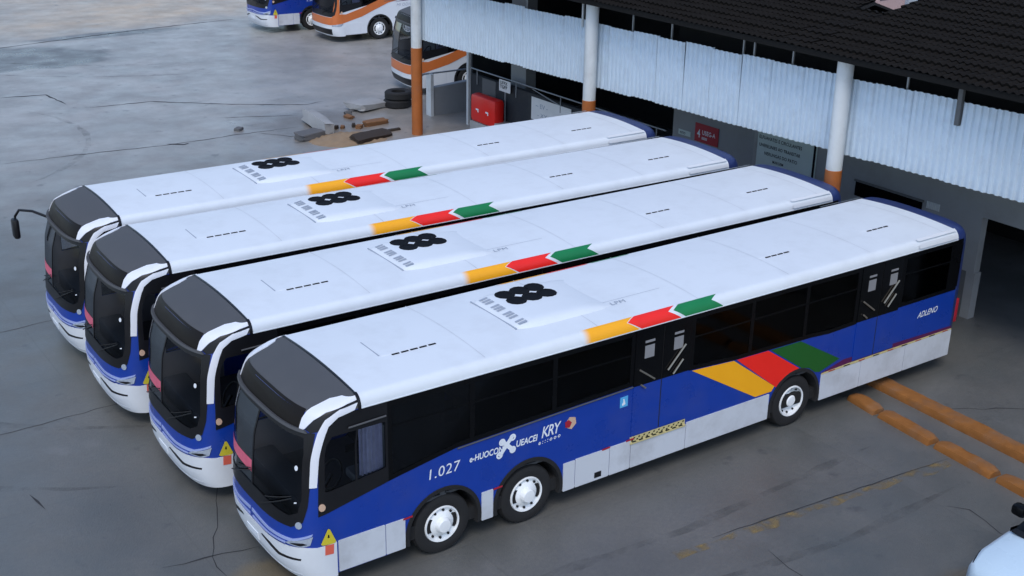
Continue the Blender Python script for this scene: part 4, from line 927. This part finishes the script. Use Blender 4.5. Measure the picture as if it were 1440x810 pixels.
# ramp wall with rail beyond the end post
rw = empty('ramp_wall', (21.3, 23.5, 0)); tag(rw, 'low grey concrete ramp wall with pipe rail beside the end post', 'wall')
bm = bmesh.new(); prof = [(-.75, 0), (1.6, 0), (1.6, 1.15), (-.75, 1.0)]
a = [bm.verts.new((x, -.12, z)) for x, z in prof]; b_ = [bm.verts.new((x, .12, z)) for x, z in prof]; bm.faces.new(a); bm.faces.new(b_[::-1])
for i in range(4): bm.faces.new((a[i], a[(i+1) % 4], b_[(i+1) % 4], b_[i]))
from_bm('wall', bm, 'wall_grey', rw)
box('end_pier', -.86, -.74, -.16, .16, 0, 1.5, 'column_white', rw)
tube('pipe_rail', [(-1.3, 0, 1.25), (-1.3, 0, 1.5), (1.2, 0, 1.5)], .03, 'steel_grey', rw)
for x_ in (-.8, .9): tube('rail_post', [(x_, 0, .9), (x_, 0, 1.5)], .03, 'steel_grey', rw)

# ------------------------------------------------------------------ white car in the corner
car = empty('parked_car', (13.85, -6.0, 0), R(-3)); tag(car, 'white car with dark windscreen, only its bonnet corner inside the frame', 'car')
def car_body():
    # stations along x (front at -2.0): (x, half width, z low, z belt/bonnet, crown)
    st_ = [(-2.02, .45, .42, .60, .02), (-1.98, .66, .32, .70, .04), (-1.88, .78, .26, .77, .06), (-1.6, .85, .22, .86, .07), (-1.1, .875, .20, .94, .07), (-.7, .88, .20, 1.00, .06), (0, .88, .20, 1.02, .02), (1.0, .88, .2, 1.04, .02), (1.6, .86, .24, 1.04, .02), (1.95, .78, .34, .98, .02), (2.05, .6, .45, .9, .02)]
    bm = bmesh.new(); rows = []
    for x, hw_, z0, z1, cr_ in st_:
        pr = [(hw_*.9, z0), (hw_, z0+.12), (hw_*1.005, (z0+z1)/2), (hw_*.985, z1-.10), (hw_*.94, z1-.03), (hw_*.86, z1), (hw_*.5, z1+cr_*.7), (0, z1+cr_)]
        row = [bm.verts.new((x, y_, z_)) for y_, z_ in pr]+[bm.verts.new((x, -y_, z_)) for y_, z_ in pr[:-1][::-1]]; rows.append(row)
    for i in range(len(rows)-1):
        for k in range(len(rows[0])-1): bm.faces.new((rows[i][k], rows[i][k+1], rows[i+1][k+1], rows[i+1][k]))
    bm.faces.new(rows[0]); bm.faces.new(rows[-1][::-1])
    return from_bm('body', bm, 'car_white', car, 45)
car_body()
bm = bmesh.new(); rows = []
for x, hw_, z in ((-1.02, .80, .97), (-.30, .68, 1.44), (.3, .66, 1.50), (1.0, .65, 1.47), (1.75, .74, 1.05)):
    pr = [(hw_+.06 if z > 1.2 else hw_, 1.0), (hw_, z-.06), (hw_*.85, z), (0, z+.02)]
    rows.append([bm.verts.new((x, y_, z_)) for y_, z_ in pr]+[bm.verts.new((x, -y_, z_)) for y_, z_ in pr[:-1][::-1]])
for i in range(4):
    for k in range(6): bm.faces.new((rows[i][k], rows[i][k+1], rows[i+1][k+1], rows[i+1][k]))
from_bm('cabin_glass', bm, 'glass_black', car, 45)
bm = bmesh.new()
for i in range(2):
    x0, x1 = ((-.12, .35), (.35, 1.05))[i]; add_box(bm, x0, x1, -.62, .62, 1.475, 1.53, .02)
from_bm('roof_panel', bm, 'car_white', car, 40)
for s_ in (1, -1):
    bm = bmesh.new(); add_box(bm, -.72, -.54, *sorted((s_*.84, s_*1.06)), 1.0, 1.17, .05); from_bm('wing_mirror', bm, 'glass_black', car, 40)
    hl = bmesh.new(); add_box(hl, -1.93, -1.70, *sorted((s_*.48, s_*.72)), .58, .68, .04); from_bm('headlight', hl, 'lens', car, 40)
    for x_ in (-1.25, 1.3):
        wo = empty('wheel', (x_, s_*.80, .31)); wo.parent = car
        bm = bmesh.new(); add_lathe(bm, [(.2, .0), (.29, -.02), (.31, .01), (.31, .17), (.2, .18)], (0, 0, 0), seg=32, sgn=-s_); from_bm('tyre', bm, 'rubber', wo, 40)
        bm = bmesh.new(); add_lathe(bm, [(.205, .0), (.19, -.01), (.15, .03), (.05, .01), (0, .0)], (0, 0, 0), seg=24, sgn=-s_); from_bm('rim', bm, 'steel_grey', wo, 40)
bm = bmesh.new(); add_tube(bm, [(-1.62, .80, .80), (-1.86, .72, .74), (-1.97, .4, .69), (-2.0, 0, .68), (-1.97, -.4, .69), (-1.86, -.72, .74), (-1.62, -.80, .80)], .02, 6); from_bm('bonnet_gap', bm, 'trim_black', car, 50)
box('scuttle', -1.08, -.98, -.74, .74, .98, 1.012, 'trim_black', car)

# ------------------------------------------------------------------ houses seen over the roof
def house(loc, dims, rz_, wall, roofm, label, hh):
    h = empty('house', loc, rz_); tag(h, label, 'house', 'houses beyond the depot roof'); a, b = dims
    box('wall', -a/2, a/2, -b/2, b/2, 0, hh, wall, h)
    bm = bmesh.new(); P_ = [(-a/2-.3, -b/2-.3, hh), (a/2+.3, -b/2-.3, hh), (a/2+.3, b/2+.3, hh), (-a/2-.3, b/2+.3, hh), (-a/2-.3, 0, hh+.9), (a/2+.3, 0, hh+.9)]; v = [bm.verts.new(p) for p in P_]
    for f in ((0, 1, 5, 4), (2, 3, 4, 5), (0, 4, 3), (1, 2, 5), (3, 2, 1, 0)): bm.faces.new([v[i] for i in f])
    from_bm('roof', bm, roofm, h)
    for x_ in (-a/4, a/4): box('window', x_-.35, x_+.35, -b/2-.03, -b/2+.02, hh-1.0, hh-.35, 'pane_black', h)
    for y_ in (-b/4, b/4): box('window', -a/2-.03, -a/2+.02, y_-.3, y_+.3, hh-1.0, hh-.35, 'pane_black', h)
house((53.0, 33.2, 0), (5.0, 5.2), .1, 'house_white', 'house_tile', 'white house with a reddish tiled gable roof beyond the depot roof', 2.7)
house((51.2, 29.3, 0), (2.6, 1.6), .1, 'house_pink', 'house_tile', 'small pink walled outbuilding between the white house and the pale blue warehouse', 2.2)
sh = empty('warehouse', (62, 18.9, 0)); tag(sh, 'pale blue metal warehouse beyond the depot roof beside the small houses', 'warehouse')
box('wall', -9, 9, -9.3, 9.3, 0, 4.0, 'shed_blue', sh); box('roof', -9.3, 9.3, -9.5, 9.5, 4.002, 4.2, 'shed_blue', sh)
for k in range(6): box('cladding_rib', -9.05, -9.001, -9+3.3*k, -8.9+3.3*k, 0, 3.99, 'cladding', sh)
